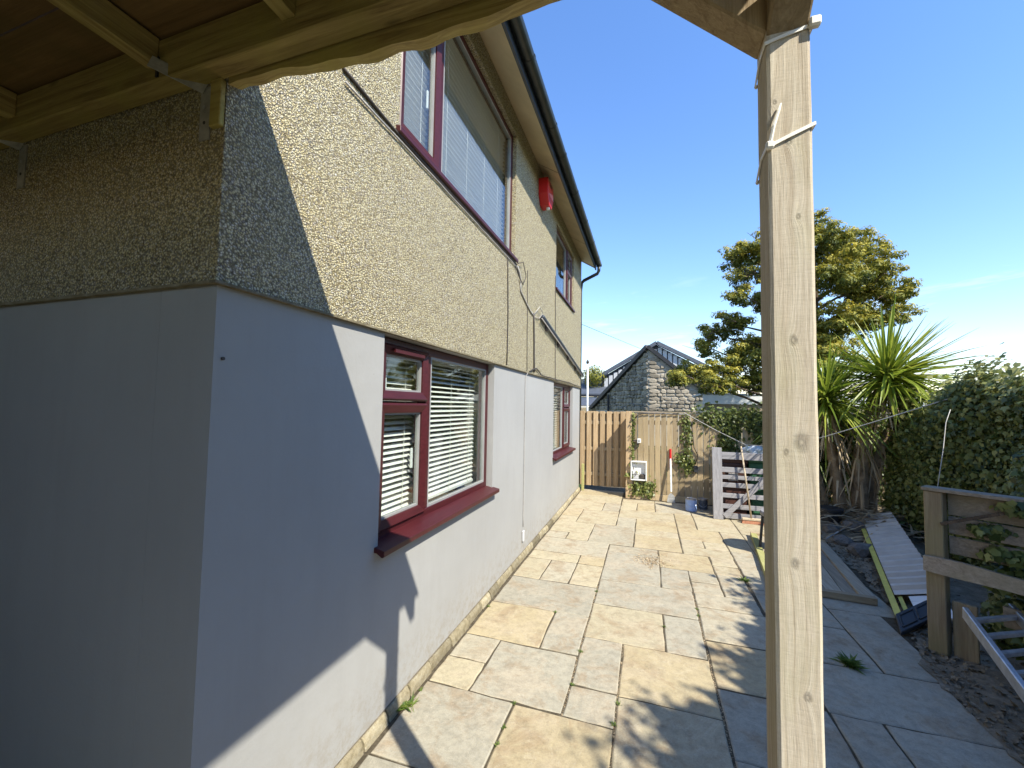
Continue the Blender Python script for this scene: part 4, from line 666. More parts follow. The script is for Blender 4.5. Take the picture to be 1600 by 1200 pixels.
mid.add([q for r_2 in pts for q in r_2], [(i * 4 + k_, i * 4 + (k_ + 1) % 4, i * 4 + 4 + (k_ + 1) % 4, i * 4 + 4 + k_) for i in range(nseg) for k_ in range(4)] + [(3, 2, 1, 0), (nseg * 4, nseg * 4 + 1, nseg * 4 + 2, nseg * 4 + 3)]).build('middle_rail', M['oldwood'], lf)
for z0, z1, e0 in ((.99, 1.14, .06), (.86, .98, .06), (.72, .84, .06), (.32, .45, .3)):
    MB().bar(fp - fnm * .03 + fd * e0 + Vector((0, 0, (z0 + z1) / 2)), fp - fnm * .03 + fd * 1.45 + Vector((0, 0, (z0 + z1) / 2 + .01)), .022, z1 - z0).build('board', M['oldwood'], lf, bevel=.002)
MB().bar(fp + fnm * .052 + fd * .04 + Vector((0, 0, .93)), fp + fnm * .03 + fd * .48 + Vector((0, 0, 1.14)), .035, .02).build('brace', M['darkbark'], lf)
MB().bar(fp + fd * .13 - fnm * .005 + Vector((0, 0, -.02)), fp + fd * .13 - fnm * .005 + Vector((0, 0, .40)), .12, .03, fnm).build('short_board', M['oldpost'], lf, bevel=.003)
# retaining kerb and ladder
rw = MB(); kp = [(4.0, 2.72), (3.62, 2.30), (3.50, 1.7), (3.5, .8)]
for (ax, ay), (bx2, by2) in zip(kp, kp[1:]): rw.prism([(ax, ay, -.1), (bx2, by2, -.1), (bx2 + .09, by2 + .02, -.1), (ax + .09, ay + .02, -.1)], (0, 0, .36))
tag(rw.build('low_retaining_wall', M['concrete'], bevel=.006), 'low stained concrete edging holding the raised bed under the ladder', 'retaining wall')
ld = tag(empty('ladder', (3.9, 2.4, .3)), 'aluminium ladder lying on the raised bed edge', 'ladder')
A0 = gz(1508, 957, .42); A1 = gz(1640, 1135, .30); ldv = (A1 - A0).normalized(); ldu = Vector((.80, .42, .0)).normalized()
for off, dz in ((0, 0), (.38, 0)):
    p0 = A0 + ldu * off; MB().bar(p0 - ldv * .0, p0 + ldv * 1.9, .028, .075, (0, 0, 1)).build('side_rail', M['alu'], ld, bevel=.004)
for off in (.045,): MB().bar(A0 + ldu * off + ldv * .1 + Vector((0, 0, -.06)), A0 + ldu * off + ldv * 1.9 + Vector((0, 0, -.06)), .025, .06).build('side_rail', M['fascia'], ld, bevel=.003)
for i in range(9): p0 = A0 + ldv * (.10 + .17 * i); MB().bar(p0 + ldu * .012, p0 + ldu * .37, .028, .030).build('rung', M['alu'], ld, bevel=.005)

# ------------------------------------------------------------------ boundary wall and ivy
tag(MB().box(4.95, 5.12, -4.0, 6.6, -.1, 1.55).build('boundary_wall', M['concrete']), 'block boundary wall hidden behind the dense ivy', 'wall')
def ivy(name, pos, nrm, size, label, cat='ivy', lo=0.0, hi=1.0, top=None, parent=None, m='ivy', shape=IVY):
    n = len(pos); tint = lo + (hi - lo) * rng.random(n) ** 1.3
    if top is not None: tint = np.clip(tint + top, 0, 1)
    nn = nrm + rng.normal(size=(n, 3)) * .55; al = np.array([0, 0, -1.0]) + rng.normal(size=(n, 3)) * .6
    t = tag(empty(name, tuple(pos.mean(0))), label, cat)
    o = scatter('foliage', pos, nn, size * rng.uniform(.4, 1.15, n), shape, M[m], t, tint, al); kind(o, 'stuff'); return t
def face(n, y0, y1, topf, x0, amp):
    y = rng.uniform(y0, y1, n); zt = topf(y) + .10 * np.sin(y * 4.1) + .06 * np.sin(y * 9.3); u = rng.random(n); z = u * zt
    bul = amp * (np.sin(y * 2.7 + z * 1.9) + .6 * np.sin(y * 6.1 - z * 4.3) + .4 * np.sin(z * 9 + y * 3)); x = x0 + bul + rng.normal(size=n) * .045
    over = np.clip((u - .86) / .14, 0, 1); x += over ** 2 * .35 * rng.random(n); z += rng.normal(size=n) * .03 * (1 + 2 * over)
    nm = np.stack([-1 + .0 * y, -.25 + 0 * y, .35 + 1.4 * over], 1); return np.stack([x, y, z], 1), nm, over
topf = lambda y: np.interp(y, [-4, -.8, -.2, 2.0, 3.3, 4.0, 4.6, 5.6, 6.4], [4.6, 4.5, 3.95, 3.2, 2.3, 2.13, 2.16, 1.93, 1.85])
p_, n_m, ov = face(44000, 3.2, 6.5, topf, 4.72, .05); hv = ivy('ivy_hedge', p_, n_m, .062, 'dense dark ivy hanging over the boundary wall behind the low fence', top=ov * .55, hi=.85)  # upper leaves tinted paler, sunlight on the hedge top put into the colour
p_, n_m, ov = face(17000, -3.6, 3.3, topf, 4.68, .07); i2 = ivy('tall_ivy_shrub', p_, n_m, .085, 'taller ivy covered shrub further along the boundary wall towards the canopy', cat='shrub')
# a second skin so the mass is opaque
b = MB()
for y0_, y1_ in zip(np.linspace(-3.6, 6.4, 130), np.linspace(-3.6, 6.4, 130)[1:]):
    z0_, z1_ = float(topf(y0_)) - (.14 if y0_ > 3 else .02 + .10 * math.sin(y0_ * 17) * math.sin(y0_ * 5.3) + .07 * math.sin(y0_ * 41)), float(topf(y1_)) - (.14 if y1_ > 3 else .02 + .10 * math.sin(y1_ * 17) * math.sin(y1_ * 5.3) + .07 * math.sin(y1_ * 41))
    b.add([(4.84, y0_, -.05), (4.84, y1_, -.05), (4.84, y1_, z1_), (4.84, y0_, z0_), (4.94, y0_, -.05), (4.94, y1_, -.05), (4.94, y1_, z1_), (4.94, y0_, z0_)], [(0, 1, 2, 3), (7, 6, 5, 4), (3, 2, 6, 7)])
b.build('stem_mass', M['darkbark'], hv)
def blob(n, c, r):
    d = rng.normal(size=(n, 3)); d /= np.linalg.norm(d, axis=1, keepdims=True); rad = rng.random(n) ** .4; return np.array(c) + d * rad[:, None] * np.array(r), d
P_ = []; D_ = []
for c_, r_2, n in (((4.25, 2.75, .72), (.22, .35, .42), 1500), ((4.05, 3.05, .30), (.30, .30, .28), 1300), ((4.4, 3.4, 1.0), (.3, .4, .55), 1800), ((3.72, 2.62, 1.10), (.20, .2, .06), 240), ((4.0, 2.35, 1.02), (.22, .25, .18), 700), ((3.62, 2.68, .78), (.16, .13, .05), 160), ((3.55, 2.72, .92), (.12, .10, .05), 130), ((3.85, 2.55, .42), (.25, .2, .15), 420)):
    a, d = blob(n, c_, r_2); P_.append(a); D_.append(d + np.array([-.5, -.6, .3]))
for u_ in np.linspace(.32, 1.5, 9):
    q_ = fp + fd * float(u_) - fnm * .14
    for zc, n, rz in ((.28, 380, .2), (.60, 240, .10), (.95, 90, .12)):
        a, d = blob(n, (q_.x, q_.y, zc), (.16, .13, rz)); P_.append(a); D_.append(d + np.array([-.5, -.6, .3]))
ivy('ivy_on_low_fence', np.concatenate(P_), np.concatenate(D_), .058, 'ivy creeping over the boards of the broken low timber fence', hi=.85)
# ivy on the timber fence
def vine(pts, spread, n, size=.05):
    pts = np.array(pts); seg = rng.integers(0, len(pts) - 1, n); t = rng.random(n)[:, None]; return pts[seg] * (1 - t) + pts[seg + 1] * t + rng.normal(size=(n, 3)) * np.array([spread, .025, spread]) + np.array([0, -.05, 0])
def fv(label, pts, spread, n, size, lo=.15, hi=1.0, name='ivy_climber'):
    p = vine(pts, spread, n); p[:, 1] = np.minimum(p[:, 1], FY - .04); t = ivy(name, p, np.tile([0, -1, .25], (n, 1)), size, label, lo=lo, hi=hi)
    MB().tube([(q[0], FY - .045, q[2]) for q in pts], .007, 5).build('stem', M['darkbark'], t); return t
fv('narrow ivy strand climbing beside the fence post above the white cupboard', [(1.09, FY, .72), (1.075, FY, 1.0), (1.09, FY, 1.3), (1.08, FY, 1.58)], .022, 170, .05)
fv('ivy tuft with pale leaves at the foot of the fence below the white cupboard', [(1.10, FY, .60), (1.10, FY, .12), (1.24, FY, .20), (1.36, FY, .12), (1.40, FY, .30)], .065, 380, .06, .3)
fv('ivy strand dropping down the middle of the fence to a ragged clump', [(2.02, FY, 1.58), (2.05, FY, 1.2), (2.04, FY, .85), (2.08, FY, .58), (1.88, FY, .82), (2.1, FY, .7)], .05, 520, .055)
fv('thick ivy mass draped over the top of the fence behind the slatted gate', [(2.3, FY, 1.60), (2.7, FY, 1.52), (3.1, FY, 1.58), (3.5, FY, 1.5), (3.9, FY, 1.58)], .10, 1500, .06, .0, .75)
fv('ivy curtain hanging down the fence above the bins', [(2.72, FY, 1.5), (2.75, FY, 1.25), (2.66, FY, 1.05), (2.78, FY, .9)], .09, 700, .06, .0, .75)
fv('dark ivy smothering the fence behind the cabbage palm', [(3.7, FY, 1.5), (4.2, FY, 1.0), (3.8, FY, .5), (4.4, FY, 1.4), (4.9, FY, .9), (4.4, FY, .4), (5.2, FY, 1.5)], .20, 3200, .075, .0, .4)
fv('short ivy strand hanging at the right of the fence above the bin bag', [(3.15, FY, 1.5), (3.18, FY, 1.28), (3.2, FY, 1.15)], .05, 240, .055, .0, .75)
tag(MB().tube([(1.11, FY - .05, 1.45), (1.14, FY - .05, 1.55), (1.25, FY - .05, 1.605), (1.6, FY - .05, 1.61), (2.0, FY - .05, 1.6), (2.12, FY - .05, 1.45), (2.16, FY - .05, 1.0), (2.22, FY - .05, .88), (2.18, FY - .05, .7)], .009, 6).build('fence_cable', M['cable'], smooth=True), 'black cable looped along the top of the fence', 'cable')
tag(MB().box(2.15, 2.22, FY - .08, FY - .035, .56, .68).build('black_socket_box', M['blackp'], bevel=.006), 'small black socket box low on the fence', 'socket')
# clothes line
rp = [(1.99, FY - .05, 1.64)] + [tuple(gy(px, py, yy)) for px, py, yy in ((1120, 673, 6.9), (1165, 695, 6.55), (1200, 697, 6.3), (1245, 693, 6.0), (1290, 682, 5.8), (1380, 655, 5.4))] + [(4.66, 5.04, 1.90)]
cl = tag(empty('clothes_line', (2.8, 6.6, 1.2)), 'sagging pale clothes line strung from the fence to the ivy', 'clothes line'); MB().tube(rp, .006, 6).build('line', M['rope'], cl); q = gy(1167, 699, 6.54); MB().box(q.x - .02, q.x + .02, q.y - .015, q.y + .015, q.z - .06, q.z + .03).build('knot', M['peg'], cl, bevel=.006)
h_p = [tuple(gy(px, py, yy)) for px, py, yy in ((1485, 640, 4.45), (1478, 660, 4.4), (1474, 700, 4.3), (1464, 768, 4.05))]
tag(MB().tube(h_p, .0035, 6).build('hanging_cord', M['rope'], smooth=True), 'pale cord hanging down the ivy to the low fence', 'cord')

# ------------------------------------------------------------------ cordyline
ct = tag(empty('cordyline', (4.3, 6.62, .12)), 'multi stemmed cabbage palm with spiky sword leaves beside the ivy', 'palm tree')
def trunk(pts, r0, r1, name='trunk', par=ct, m='bark'):
    n = len(pts) * 5; P = []; pts = [Vector(p) for p in pts]
    for i in range(n + 1):
        t = i / n * (len(pts) - 1); k_ = min(int(t), len(pts) - 2); P.append(pts[k_].lerp(pts[k_ + 1], t - k_))
    return MB().tube(P, [r0 + (r1 - r0) * i / n + .006 * math.sin(i * 2.4) for i in range(n + 1)], 12).build(name, M[m], par, smooth=True)
trunk([(4.13, 6.6, .1), (4.10, 6.58, .6), (4.0, 6.55, 1.25), (3.93, 6.5, 1.75)], .085, .055); trunk([(4.35, 6.55, .12), (4.36, 6.55, .8), (4.45, 6.5, 1.5), (4.62, 6.42, 2.10)], .11, .07)
trunk([(4.55, 6.75, .12), (4.62, 6.75, .8), (4.80, 6.72, 1.4), (4.98, 6.7, 1.8)], .085, .055); trunk([(4.22, 6.85, .12), (4.2, 6.85, .9), (4.22, 6.9, 1.6), (4.1, 6.9, 2.0)], .06, .045); trunk([(4.0, 6.7, .1), (3.93, 6.75, .6), (3.7, 6.8, 1.4)], .05, .04)
def strap_mesh(Lf, w, droop, fold):
    n = 7; V = []; 
    for i in range(n + 1):
        t = i / n; yy = Lf * (t - droop * .28 * t ** 3); zz = -droop * Lf * .55 * t ** 2.2; ww = w * (0.55 + .45 * min(1, t * 4)) * (1 - t ** 2.4) + .0015
        V += [(-ww, yy, zz + fold * ww), (0, yy, zz), (ww, yy, zz + fold * ww)]
    fs = []
    for i in range(n):
        for k_ in range(2): a = i * 3 + k_; fs.append((a, a + 1, a + 4, a + 3))
    b = MB().add(V, fs); me = bpy.data.meshes.new('leaf'); me.from_pydata(b.v, [], b.f); return me
def tinted(me, t, m):
    ca = me.color_attributes.new('tint', 'FLOAT_COLOR', 'POINT')
    for d in ca.data: d.color = (t, t, t, 1)
    me.materials.append(m); return me
leaf_var = [[tinted(strap_mesh(random.uniform(.80, 1.0), random.uniform(.015, .021), dr, .5), random.random(), M['cordy']) for _ in range(4)] for dr in (.06, .25, .55)]
def head(c, n, bias=(0, 0, 0), sc=1.0, zmin=-.55):
    c = Vector(c); k_ = 0
    while k_ < n:
        d = Vector((random.gauss(0, 1), random.gauss(0, 1), random.gauss(0, 1))).normalized()
        if d.z < zmin: continue
        d = (d + Vector(bias)).normalized(); var = leaf_var[0 if d.z > .55 else (1 if d.z > -.05 else 2)]
        y_ = d; x_ = y_.cross(Vector((0, 0, 1))); x_ = x_.normalized() if x_.length > .05 else Vector((1, 0, 0)); z_ = x_.cross(y_); s_ = sc * random.uniform(.75, 1.15)
        mt = Matrix(((x_.x, y_.x, z_.x, 0), (x_.y, y_.y, z_.y, 0), (x_.z, y_.z, z_.z, 0), (0, 0, 0, 1)))
        o = bpy.data.objects.new('leaf', random.choice(var)); col.objects.link(o); o.parent = ct
        o.matrix_local = Matrix.Translation(c + d * .05 + Vector((0, 0, random.uniform(-.08, .1))) - ct.location) @ mt @ Matrix.Rotation(random.uniform(-.6, .6), 4, 'Y') @ Matrix.Scale(s_, 4); k_ += 1
head((4.66, 6.40, 2.20), 185, (.26, 0, .10), 1.15); head((3.92, 6.48, 1.85), 113, (-.05, -.1, .0), 1.0)
def strap_cloud(name, starts, dirs, Lr, w, m, par, tlo=0, thi=1):
    V = []; Fc = []; T = []
    for s_, d in zip(starts, dirs):
        s_ = Vector(s_); d = Vector(d).normalized(); side = d.cross(Vector((random.uniform(-.3, .3), random.uniform(-.3, .3), 1))).normalized(); Lf = random.uniform(*Lr); b0 = len(V); n = 4; t_ = random.uniform(tlo, thi); curl = random.uniform(.1, .5)
        for i in range(n + 1):
            u = i / n; ww = w * (1 - u ** 2) + .002; p = s_ + d * Lf * u + Vector((0, 0, -curl * Lf * u * u)); V += [tuple(p - side * ww), tuple(p + side * ww)]; T += [t_, t_]
        for i in range(n): Fc.append((b0 + 2 * i, b0 + 2 * i + 1, b0 + 2 * i + 3, b0 + 2 * i + 2))
    me = bpy.data.meshes.new(name); me.from_pydata(V, [], Fc); ca = me.color_attributes.new('tint', 'FLOAT_COLOR', 'POINT'); ca.data.foreach_set('color', np.repeat(np.array(T), 4).astype(np.float32)); me.materials.append(M[m]); return kind(link(name, me, par), 'stuff')
st_, dr_ = [], []
for c_, n in (((4.98, 6.7, 1.9), 120), ((4.1, 6.9, 2.1), 140), ((3.7, 6.8, 1.5), 70), ((4.68, 6.42, 2.22), 260), ((3.93, 6.5, 1.86), 170)):
    for _ in range(n):
        d = Vector((random.gauss(0, 1), random.gauss(0, 1), random.gauss(.35, .8))).normalized(); st_.append(Vector(c_) + d * .05); dr_.append(d)
strap_cloud('rear_leaves', st_, dr_, (.6, 1.05), .014, 'cordy', ct)
st_, dr_ = [], []
for c_, r_2, zr in (((4.62, 6.42), .12, (1.55, 2.05)), ((4.98, 6.7), .12, (1.25, 1.8)), ((3.95, 6.5), .08, (1.3, 1.7)), ((4.36, 6.52), .10, (.5, 1.6)), ((4.10, 6.56), .09, (.4, 1.5)), ((4.65, 6.72), .1, (.4, 1.3))):
    for _ in range(45):
        a = random.uniform(0, 6.28); st_.append((c_[0] + r_2 * math.cos(a), c_[1] + r_2 * math.sin(a), random.uniform(*zr))); dr_.append((.35 * math.cos(a), .35 * math.sin(a), random.uniform(-1, -.4)))
strap_cloud('dead_leaf_skirt', st_, dr_, (.18, .45), .012, 'deadleaf', ct)
st_, dr_ = [], []
for _ in range(420):
    x = random.gauss(4.3, .42); y_ = random.gauss(6.25, .38)
    if x < 3.65 or x > 5.1 or y_ > 7.1: continue
    a = random.uniform(0, 6.28); st_.append((x, y_, soil_z(x, y_) + random.uniform(.01, .16))); dr_.append((math.cos(a), .6 * math.sin(a), random.uniform(-.05, .25)))
lit = strap_cloud('leaf_litter', st_, dr_, (.3, .75), .011, 'deadleaf', None); tag(lit, 'heap of dry strap leaves under the cabbage palm', 'leaf litter')
def pfx(*a): return tuple(gz(*a))
tag(MB().tube([pfx(1290, 842, .12), pfx(1330, 820, .14), pfx(1390, 818, .16), pfx(1420, 806, .30), pfx(1442, 790, .42)], .010, 6).build('dry_stem', M['greycable'], smooth=True), 'long pale bent dry stem lying in front of the leaf heap', 'stem')

# rocks, pot, weeds
for i, (px, py, r) in enumerate(((1318, 850, .10), (1335, 838, .12), (1348, 865, .13), (1300, 838, .09))):
    p = gz(px, py, .04); lab = ['pale rounded rock beside the leaf heap', 'dark angular rock under the dry stem', 'dark rounded stone by the yellow sheet edge', 'small grey rock near the lying panel'][i]
    tag(lump('rock', (p.x, p.y, soil_z(p.x, p.y) + r * .35), (r * 1.1, r, r * .75), 'rock', None, 20 + i, .15), lab, 'rock')
pt = tag(empty('flower_pot', (3.78, 6.1, .06)), 'black plastic plant pot half hidden behind the post', 'pot'); MB().lathe([(.10, .06), (.14, .30), (.155, .30), (.155, .335), (.135, .335), (.12, .12), (.001, .12)], (3.82, 6.1, 0), 24).build('body', M['blackp'], pt, smooth=False); MB().lathe([(.157, .318), (.163, .322), (.163, .34), (.157, .344)], (3.82, 6.1, 0), 24).build('rim', M['blackp'], pt)
def weed(x, y, n, r, lab, grp=None, m='weed'):
    pos = np.stack([rng.normal(x, r * .25, n), rng.normal(y, r * .25, n), np.full(n, .0)], 1); d = np.stack([rng.normal(size=n), rng.normal(size=n), .7 + rng.random(n)], 1)
    nn = np.stack([-d[:, 0] * .6, -d[:, 1] * .6, np.ones(n)], 1); o = scatter('weed', pos, nn, r * rng.uniform(.6, 1.4, n), TUFT, M[m], None, rng.random(n), d); tag(o, lab, 'weed', grp); return o
for x, y_ in ((.62, 2.50), (.905, 2.02), (.62, 1.385), (.91, 1.66), (1.19, 1.58), (.90, 3.02), (1.18, 1.42), (.06, 1.30), (1.755, 2.98), (1.475, 2.58), (.625, 1.2), (.065, 2.4), (1.755, 2.86), (.625, 1.08)): weed(x + .003, y_, 22, .020, 'tiny green weed sprouting from a joint in the paving', 'weeds in the paving joints')
weed(2.28, 3.78, 46, .055, 'larger weed at the shade edge near the lying panel'); weed(2.66, 2.50, 110, .07, 'flat spreading weed growing from a slab joint in the shade beyond the post'); weed(.05, 1.16, 60, .05, 'weed tuft at the foot of the grey wall by the post shadow')
mo = scatter('joint_moss', np.stack([rng.choice([.9, 1.185, 1.755], 1400) + rng.normal(size=1400) * .004, rng.uniform(1.0, 3.3, 1400), np.full(1400, -.004)], 1), np.tile([0, 0, 1.0], (1400, 1)) + rng.normal(size=(1400, 3)) * .4, .011 * rng.uniform(.5, 1.2, 1400), SPRIG, M['deadleaf']); kind(mo, 'stuff'); tag(mo, 'dry moss and debris along the paving joints', 'moss')
dl = scatter('dry_debris', np.stack([rng.normal(1.40, .09, 420), rng.normal(4.0, .10, 420), .004 + .012 * rng.random(420)], 1), np.tile([0, 0, 1.0], (420, 1)) + rng.normal(size=(420, 3)) * .5, .022 * rng.uniform(.5, 1.4, 420), SPRIG, M['deadleaf']); kind(dl, 'stuff'); tag(dl, 'patch of dry leaf debris on the paving', 'debris')
# gravel chips over the soil edge
ng = 2600; gyv = rng.uniform(.2, 6.0, ng); gxv = np.array([edge_x(v) for v in gyv]) + np.abs(rng.normal(size=ng)) * .28; gzv = np.array([soil_z(a, b_) for a, b_ in zip(gxv, gyv)]) + .008
gr = scatter('gravel', np.stack([gxv, gyv, gzv], 1), np.tile([0, 0, 1.0], (ng, 1)) + rng.normal(size=(ng, 3)) * .6, .020 * rng.uniform(.4, 1.5, ng), [(-.5, -.4, 0), (.4, -.5, .1), (.55, .3, 0), (0, .55, .25), (-.55, .3, 0)], M['chip']); kind(gr, 'stuff'); tag(gr, 'loose stones and chippings along the edge of the soil', 'gravel')

# ------------------------------------------------------------------ cypress
cy = tag(empty('cypress_tree', (5.35, 11.3, 0)), 'large golden green cypress tree behind the fence', 'tree')
TB = Vector((5.35, 11.3, 0)); trk = trunk([TB, TB + Vector((-.1, 0, 2)), TB + Vector((.05, .1, 3.8)), TB + Vector((.1, 0, 5.3))], .2, .05, 'trunk', cy, 'darkbark')
CL = [(1285, 372, 36), (1325, 392, 42), (1365, 425, 36), (1385, 465, 32), (1402, 492, 20), (1300, 425, 44), (1345, 455, 30), (1152, 402, 24), (1180, 392, 24), (1170, 432, 26), (1155, 462, 18), (1200, 372, 18), (1230, 400, 36), (1250, 355, 30), (1140, 505, 26), (1110, 522, 20), (1100, 545, 16), (1178, 545, 30), (1150, 565, 36), (1095, 582, 30), (1062, 588, 20), (1125, 596, 30), (1175, 592, 30), (1235, 470, 40), (1250, 545, 45), (1310, 500, 36), (1350, 505, 26), (1270, 600, 40), (1225, 600, 34), (1290, 560, 40), (1190, 470, 22)]
PP, DD, TT, AA = [], [], [], []
for px, py, r in CL:
    yy = 11.3 + random.uniform(-1.1, 1.1) - (.6 if py > 560 else 0); c_ = gy(px, py, yy); dep = yy + .97; R_ = r * dep / F_PX * 1.04
    base = TB + Vector((0, 0, max(.9, c_.z - .25 * (c_ - TB).length - .3))); base = Vector((TB.x, TB.y, min(5.2, max(1.0, c_.z - .35 * abs(c_.x - TB.x) - .2)))); md = base.lerp(c_, .5) + Vector((0, 0, .12))
    MB().tube([base, base.lerp(md, .5) + Vector((0, 0, .02)), md, md.lerp(c_, .6), c_ + Vector((0, 0, .1))], [.05, .042, .03, .02, .008], 6).build('limb', M['darkbark'], cy, smooth=True)
    nsub = max(9, int(R_ * R_ * 115))
    for _ in range(nsub):
        sd2 = Vector((random.gauss(0, 1), random.gauss(0, 1), random.gauss(0, 1))).normalized() * (random.random() ** .5); sc_ = c_ + Vector((sd2.x * R_, sd2.y * R_, sd2.z * R_ * .72)); rr = random.uniform(.12, .21)
        n = 80; d = rng.normal(size=(n, 3)); d /= np.linalg.norm(d, axis=1, keepdims=True); pos = np.array(sc_) + d * (rng.random(n) ** .45)[:, None] * rr * np.array([1.15, 1.15, .62])
        PP.append(pos); DD.append(d + np.array([0, 0, .5])); AA.append(d + np.array([0, 0, .25]) + rng.normal(size=(n, 3)) * .3)
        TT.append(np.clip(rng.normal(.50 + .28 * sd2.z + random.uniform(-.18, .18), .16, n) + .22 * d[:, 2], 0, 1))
        if random.random() < .35: MB()
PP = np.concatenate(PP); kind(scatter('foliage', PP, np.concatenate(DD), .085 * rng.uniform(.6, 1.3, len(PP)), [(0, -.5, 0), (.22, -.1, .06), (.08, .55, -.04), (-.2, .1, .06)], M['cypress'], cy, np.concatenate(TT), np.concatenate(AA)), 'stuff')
tw = MB()
for px, py, r in CL:
    for _ in range(4):
        a = gy(px + random.uniform(-.4, .4) * r, py + random.uniform(-.2, .5) * r, 11.3 + random.uniform(-.7, .7)); tw.tube([a, a + Vector((random.uniform(-.3, .3), random.uniform(-.3, .3), random.uniform(-.1, .25))), a + Vector((random.uniform(-.6, .6), random.uniform(-.5, .5), random.uniform(-.1, .4)))], [.014, .009, .004], 5)
kind(tw.build('twigs', M['darkbark'], cy), 'stuff')
# small far tree top left of the barn
ft = tag(empty('far_tree', (-2.2, 30, 0)), 'distant olive tree top showing past the house corner', 'tree'); trunk([(-2.4, 30, 0), (-2.3, 30, 3.2)], .2, .1, 'trunk', ft, 'darkbark'); a, d = blob(1600, (-2.5, 30, 3.9), (1.0, 1.0, 1.0)); kind(scatter('crown', a, d, .2 * rng.uniform(.6, 1.3, 1600), SPRIG, M['cypress'], ft, rng.random(1600) * .8), 'stuff')

# ------------------------------------------------------------------ buildings beyond
barn = tag(empty('stone_barn', (1.4, 20, 0)), 'rubble stone barn with black edged sloping roof beyond the fence', 'barn')
BY = 20.0; C0 = Vector((gy(1013, 540, BY).x, BY, 0)); LE = Vector((C0.x - 3.24, BY + 4.33, 0)); RE = Vector((C0.x + 5.28, BY + .33, 0)); ZP = gy(1013, 542, BY).z
def zl(s_): return ZP - .10 - (ZP - 1.72) * s_
def zr(s_): return ZP - .14 - 4.45 * s_
MB().prism([C0 + Vector((0, 0, -.1)), LE + Vector((0, 0, -.1)), LE + Vector((0, 0, 1.6)), C0 + Vector((0, 0, ZP - .1))], Vector((.32, .24, 0))).build('gable_wall', M['mortar'], barn)
MB().prism([C0 + Vector((.002, .002, -.1)), RE + Vector((0, .002, -.1)), RE + Vector((0, .002, .2)), C0 + Vector((.002, .002, ZP - .11))], Vector((0, .35, 0))).build('side_wall', M['mortar'], barn)
st_var = []
for i in range(8):
    n = random.choice([6, 7, 8]); R0 = [(.5 * (1 + random.uniform(-.16, .1)) * math.cos(2 * math.pi * k_ / n + .3), .5 * (1 + random.uniform(-.16, .1)) * math.sin(2 * math.pi * k_ / n + .3)) for k_ in range(n)]
    sq = [(max(-.48, min(.48, x_ * 1.22)), max(-.48, min(.48, z_ * 1.22))) for x_, z_ in R0]
    V = [(x_, 0, z_) for x_, z_ in sq] + [(x_ * .93, -.7, z_ * .93) for x_, z_ in sq] + [(x_ * .7, -1, z_ * .7) for x_, z_ in sq]
    fs = [(k_, (k_ + 1) % n, n + (k_ + 1) % n, n + k_) for k_ in range(n)] + [(n + k_, n + (k_ + 1) % n, 2 * n + (k_ + 1) % n, 2 * n + k_) for k_ in range(n)] + [tuple(range(2 * n, 3 * n))]
    st_var.append(MB().add(V, fs).mesh('stone', M['stone']))
def lay(a, b_, ztop, zmin, par, quoin):
    dirv = (b_ - a); Ltot = dirv.length; dirv.normalize(); nrm = Vector((dirv.y, -dirv.x, 0))
    if nrm.y > 0: nrm = -nrm
    z = zmin; row = 0
    while z < ZP:
        hrow = random.uniform(.13, .25); s_ = .0
        while s_ < Ltot:
            w_ = random.uniform(.14, .42); h2 = hrow * random.uniform(.65, 1.15)
            if s_ == 0: w_ = quoin[row % 2]; h2 = hrow * 1.02
            sc = s_ + w_ / 2
            if sc < Ltot and z + h2 * .9 < ztop(min(1, (sc + w_ * .35) / Ltot)):
                o = bpy.data.objects.new('stone', random.choice(st_var)); col.objects.link(o); o.parent = par; p = a + dirv * sc + Vector((0, 0, z + hrow / 2)) + nrm * .003
                x_ = dirv; y_ = -nrm
                o.matrix_local = Matrix.Translation(p - par.location) @ Matrix(((x_.x, y_.x, 0, 0), (x_.y, y_.y, 0, 0), (0, 0, 1, 0), (0, 0, 0, 1))) @ Matrix.Rotation(random.uniform(-.22, .22), 4, 'Y') @ Matrix.Diagonal((w_ * 1.02, random.uniform(.03, .10), h2 * 1.02, 1))
            s_ += w_
        z += hrow; row += 1
lay(C0, LE, zl, 1.55, barn, (.52, .36)); lay(C0, C0 + (RE - C0) * .52, lambda s_: zr(s_ * .52), 1.55, barn, (.4, .55))
def edge_bar(a, b_, w, h, name='bargeboard', m='black', par=barn): return MB().bar(a, b_, w, h).build(name, M[m], par)
pk = C0 + Vector((-.02, -.06, ZP)); edge_bar(pk, LE + Vector((-.25, .1, 1.42)), .26, .20); edge_bar(C0 + Vector((-.05, -.06, ZP + .01)), RE + Vector((0, -.1, .22)), .26, .17)
Bk = C0 + Vector((.35, 7.0, ZP - .5)); MB().add([pk + Vector((0, .1, .06)), LE + Vector((-.2, .2, 1.55)), LE + Vector((.2, 4.5, 1.3)), Bk, RE + Vector((0, .1, .3)), RE + Vector((0, 5.0, .2))], [(0, 1, 2, 3), (0, 3, 5, 4)]).build('roof', M['slate'], barn)
dp = C0.lerp(LE, .62); MB().tube([dp + Vector((-.12, -.1, 0.2)), dp + Vector((-.12, -.1, 2.42))], .06, 8).build('drainpipe', M['black'], barn)
hall = tag(empty('slate_roofed_hall', (1.5, 30, 0)), 'slate roofed building with pale clad gable behind the stone barn', 'building'); HY = 30.0
ap = gy(1026, 536, HY); lf_ = gy(940, 587, HY); rt_ = gy(1150, 598, HY)
MB().prism([(lf_.x, HY, -.1), (rt_.x, HY, -.1), (rt_.x, HY, rt_.z - .15), (ap.x, HY, ap.z - .15), (lf_.x, HY, lf_.z - .15)], (0, .3, 0)).build('gable_wall', M['black'], hall)
x = lf_.x + .2
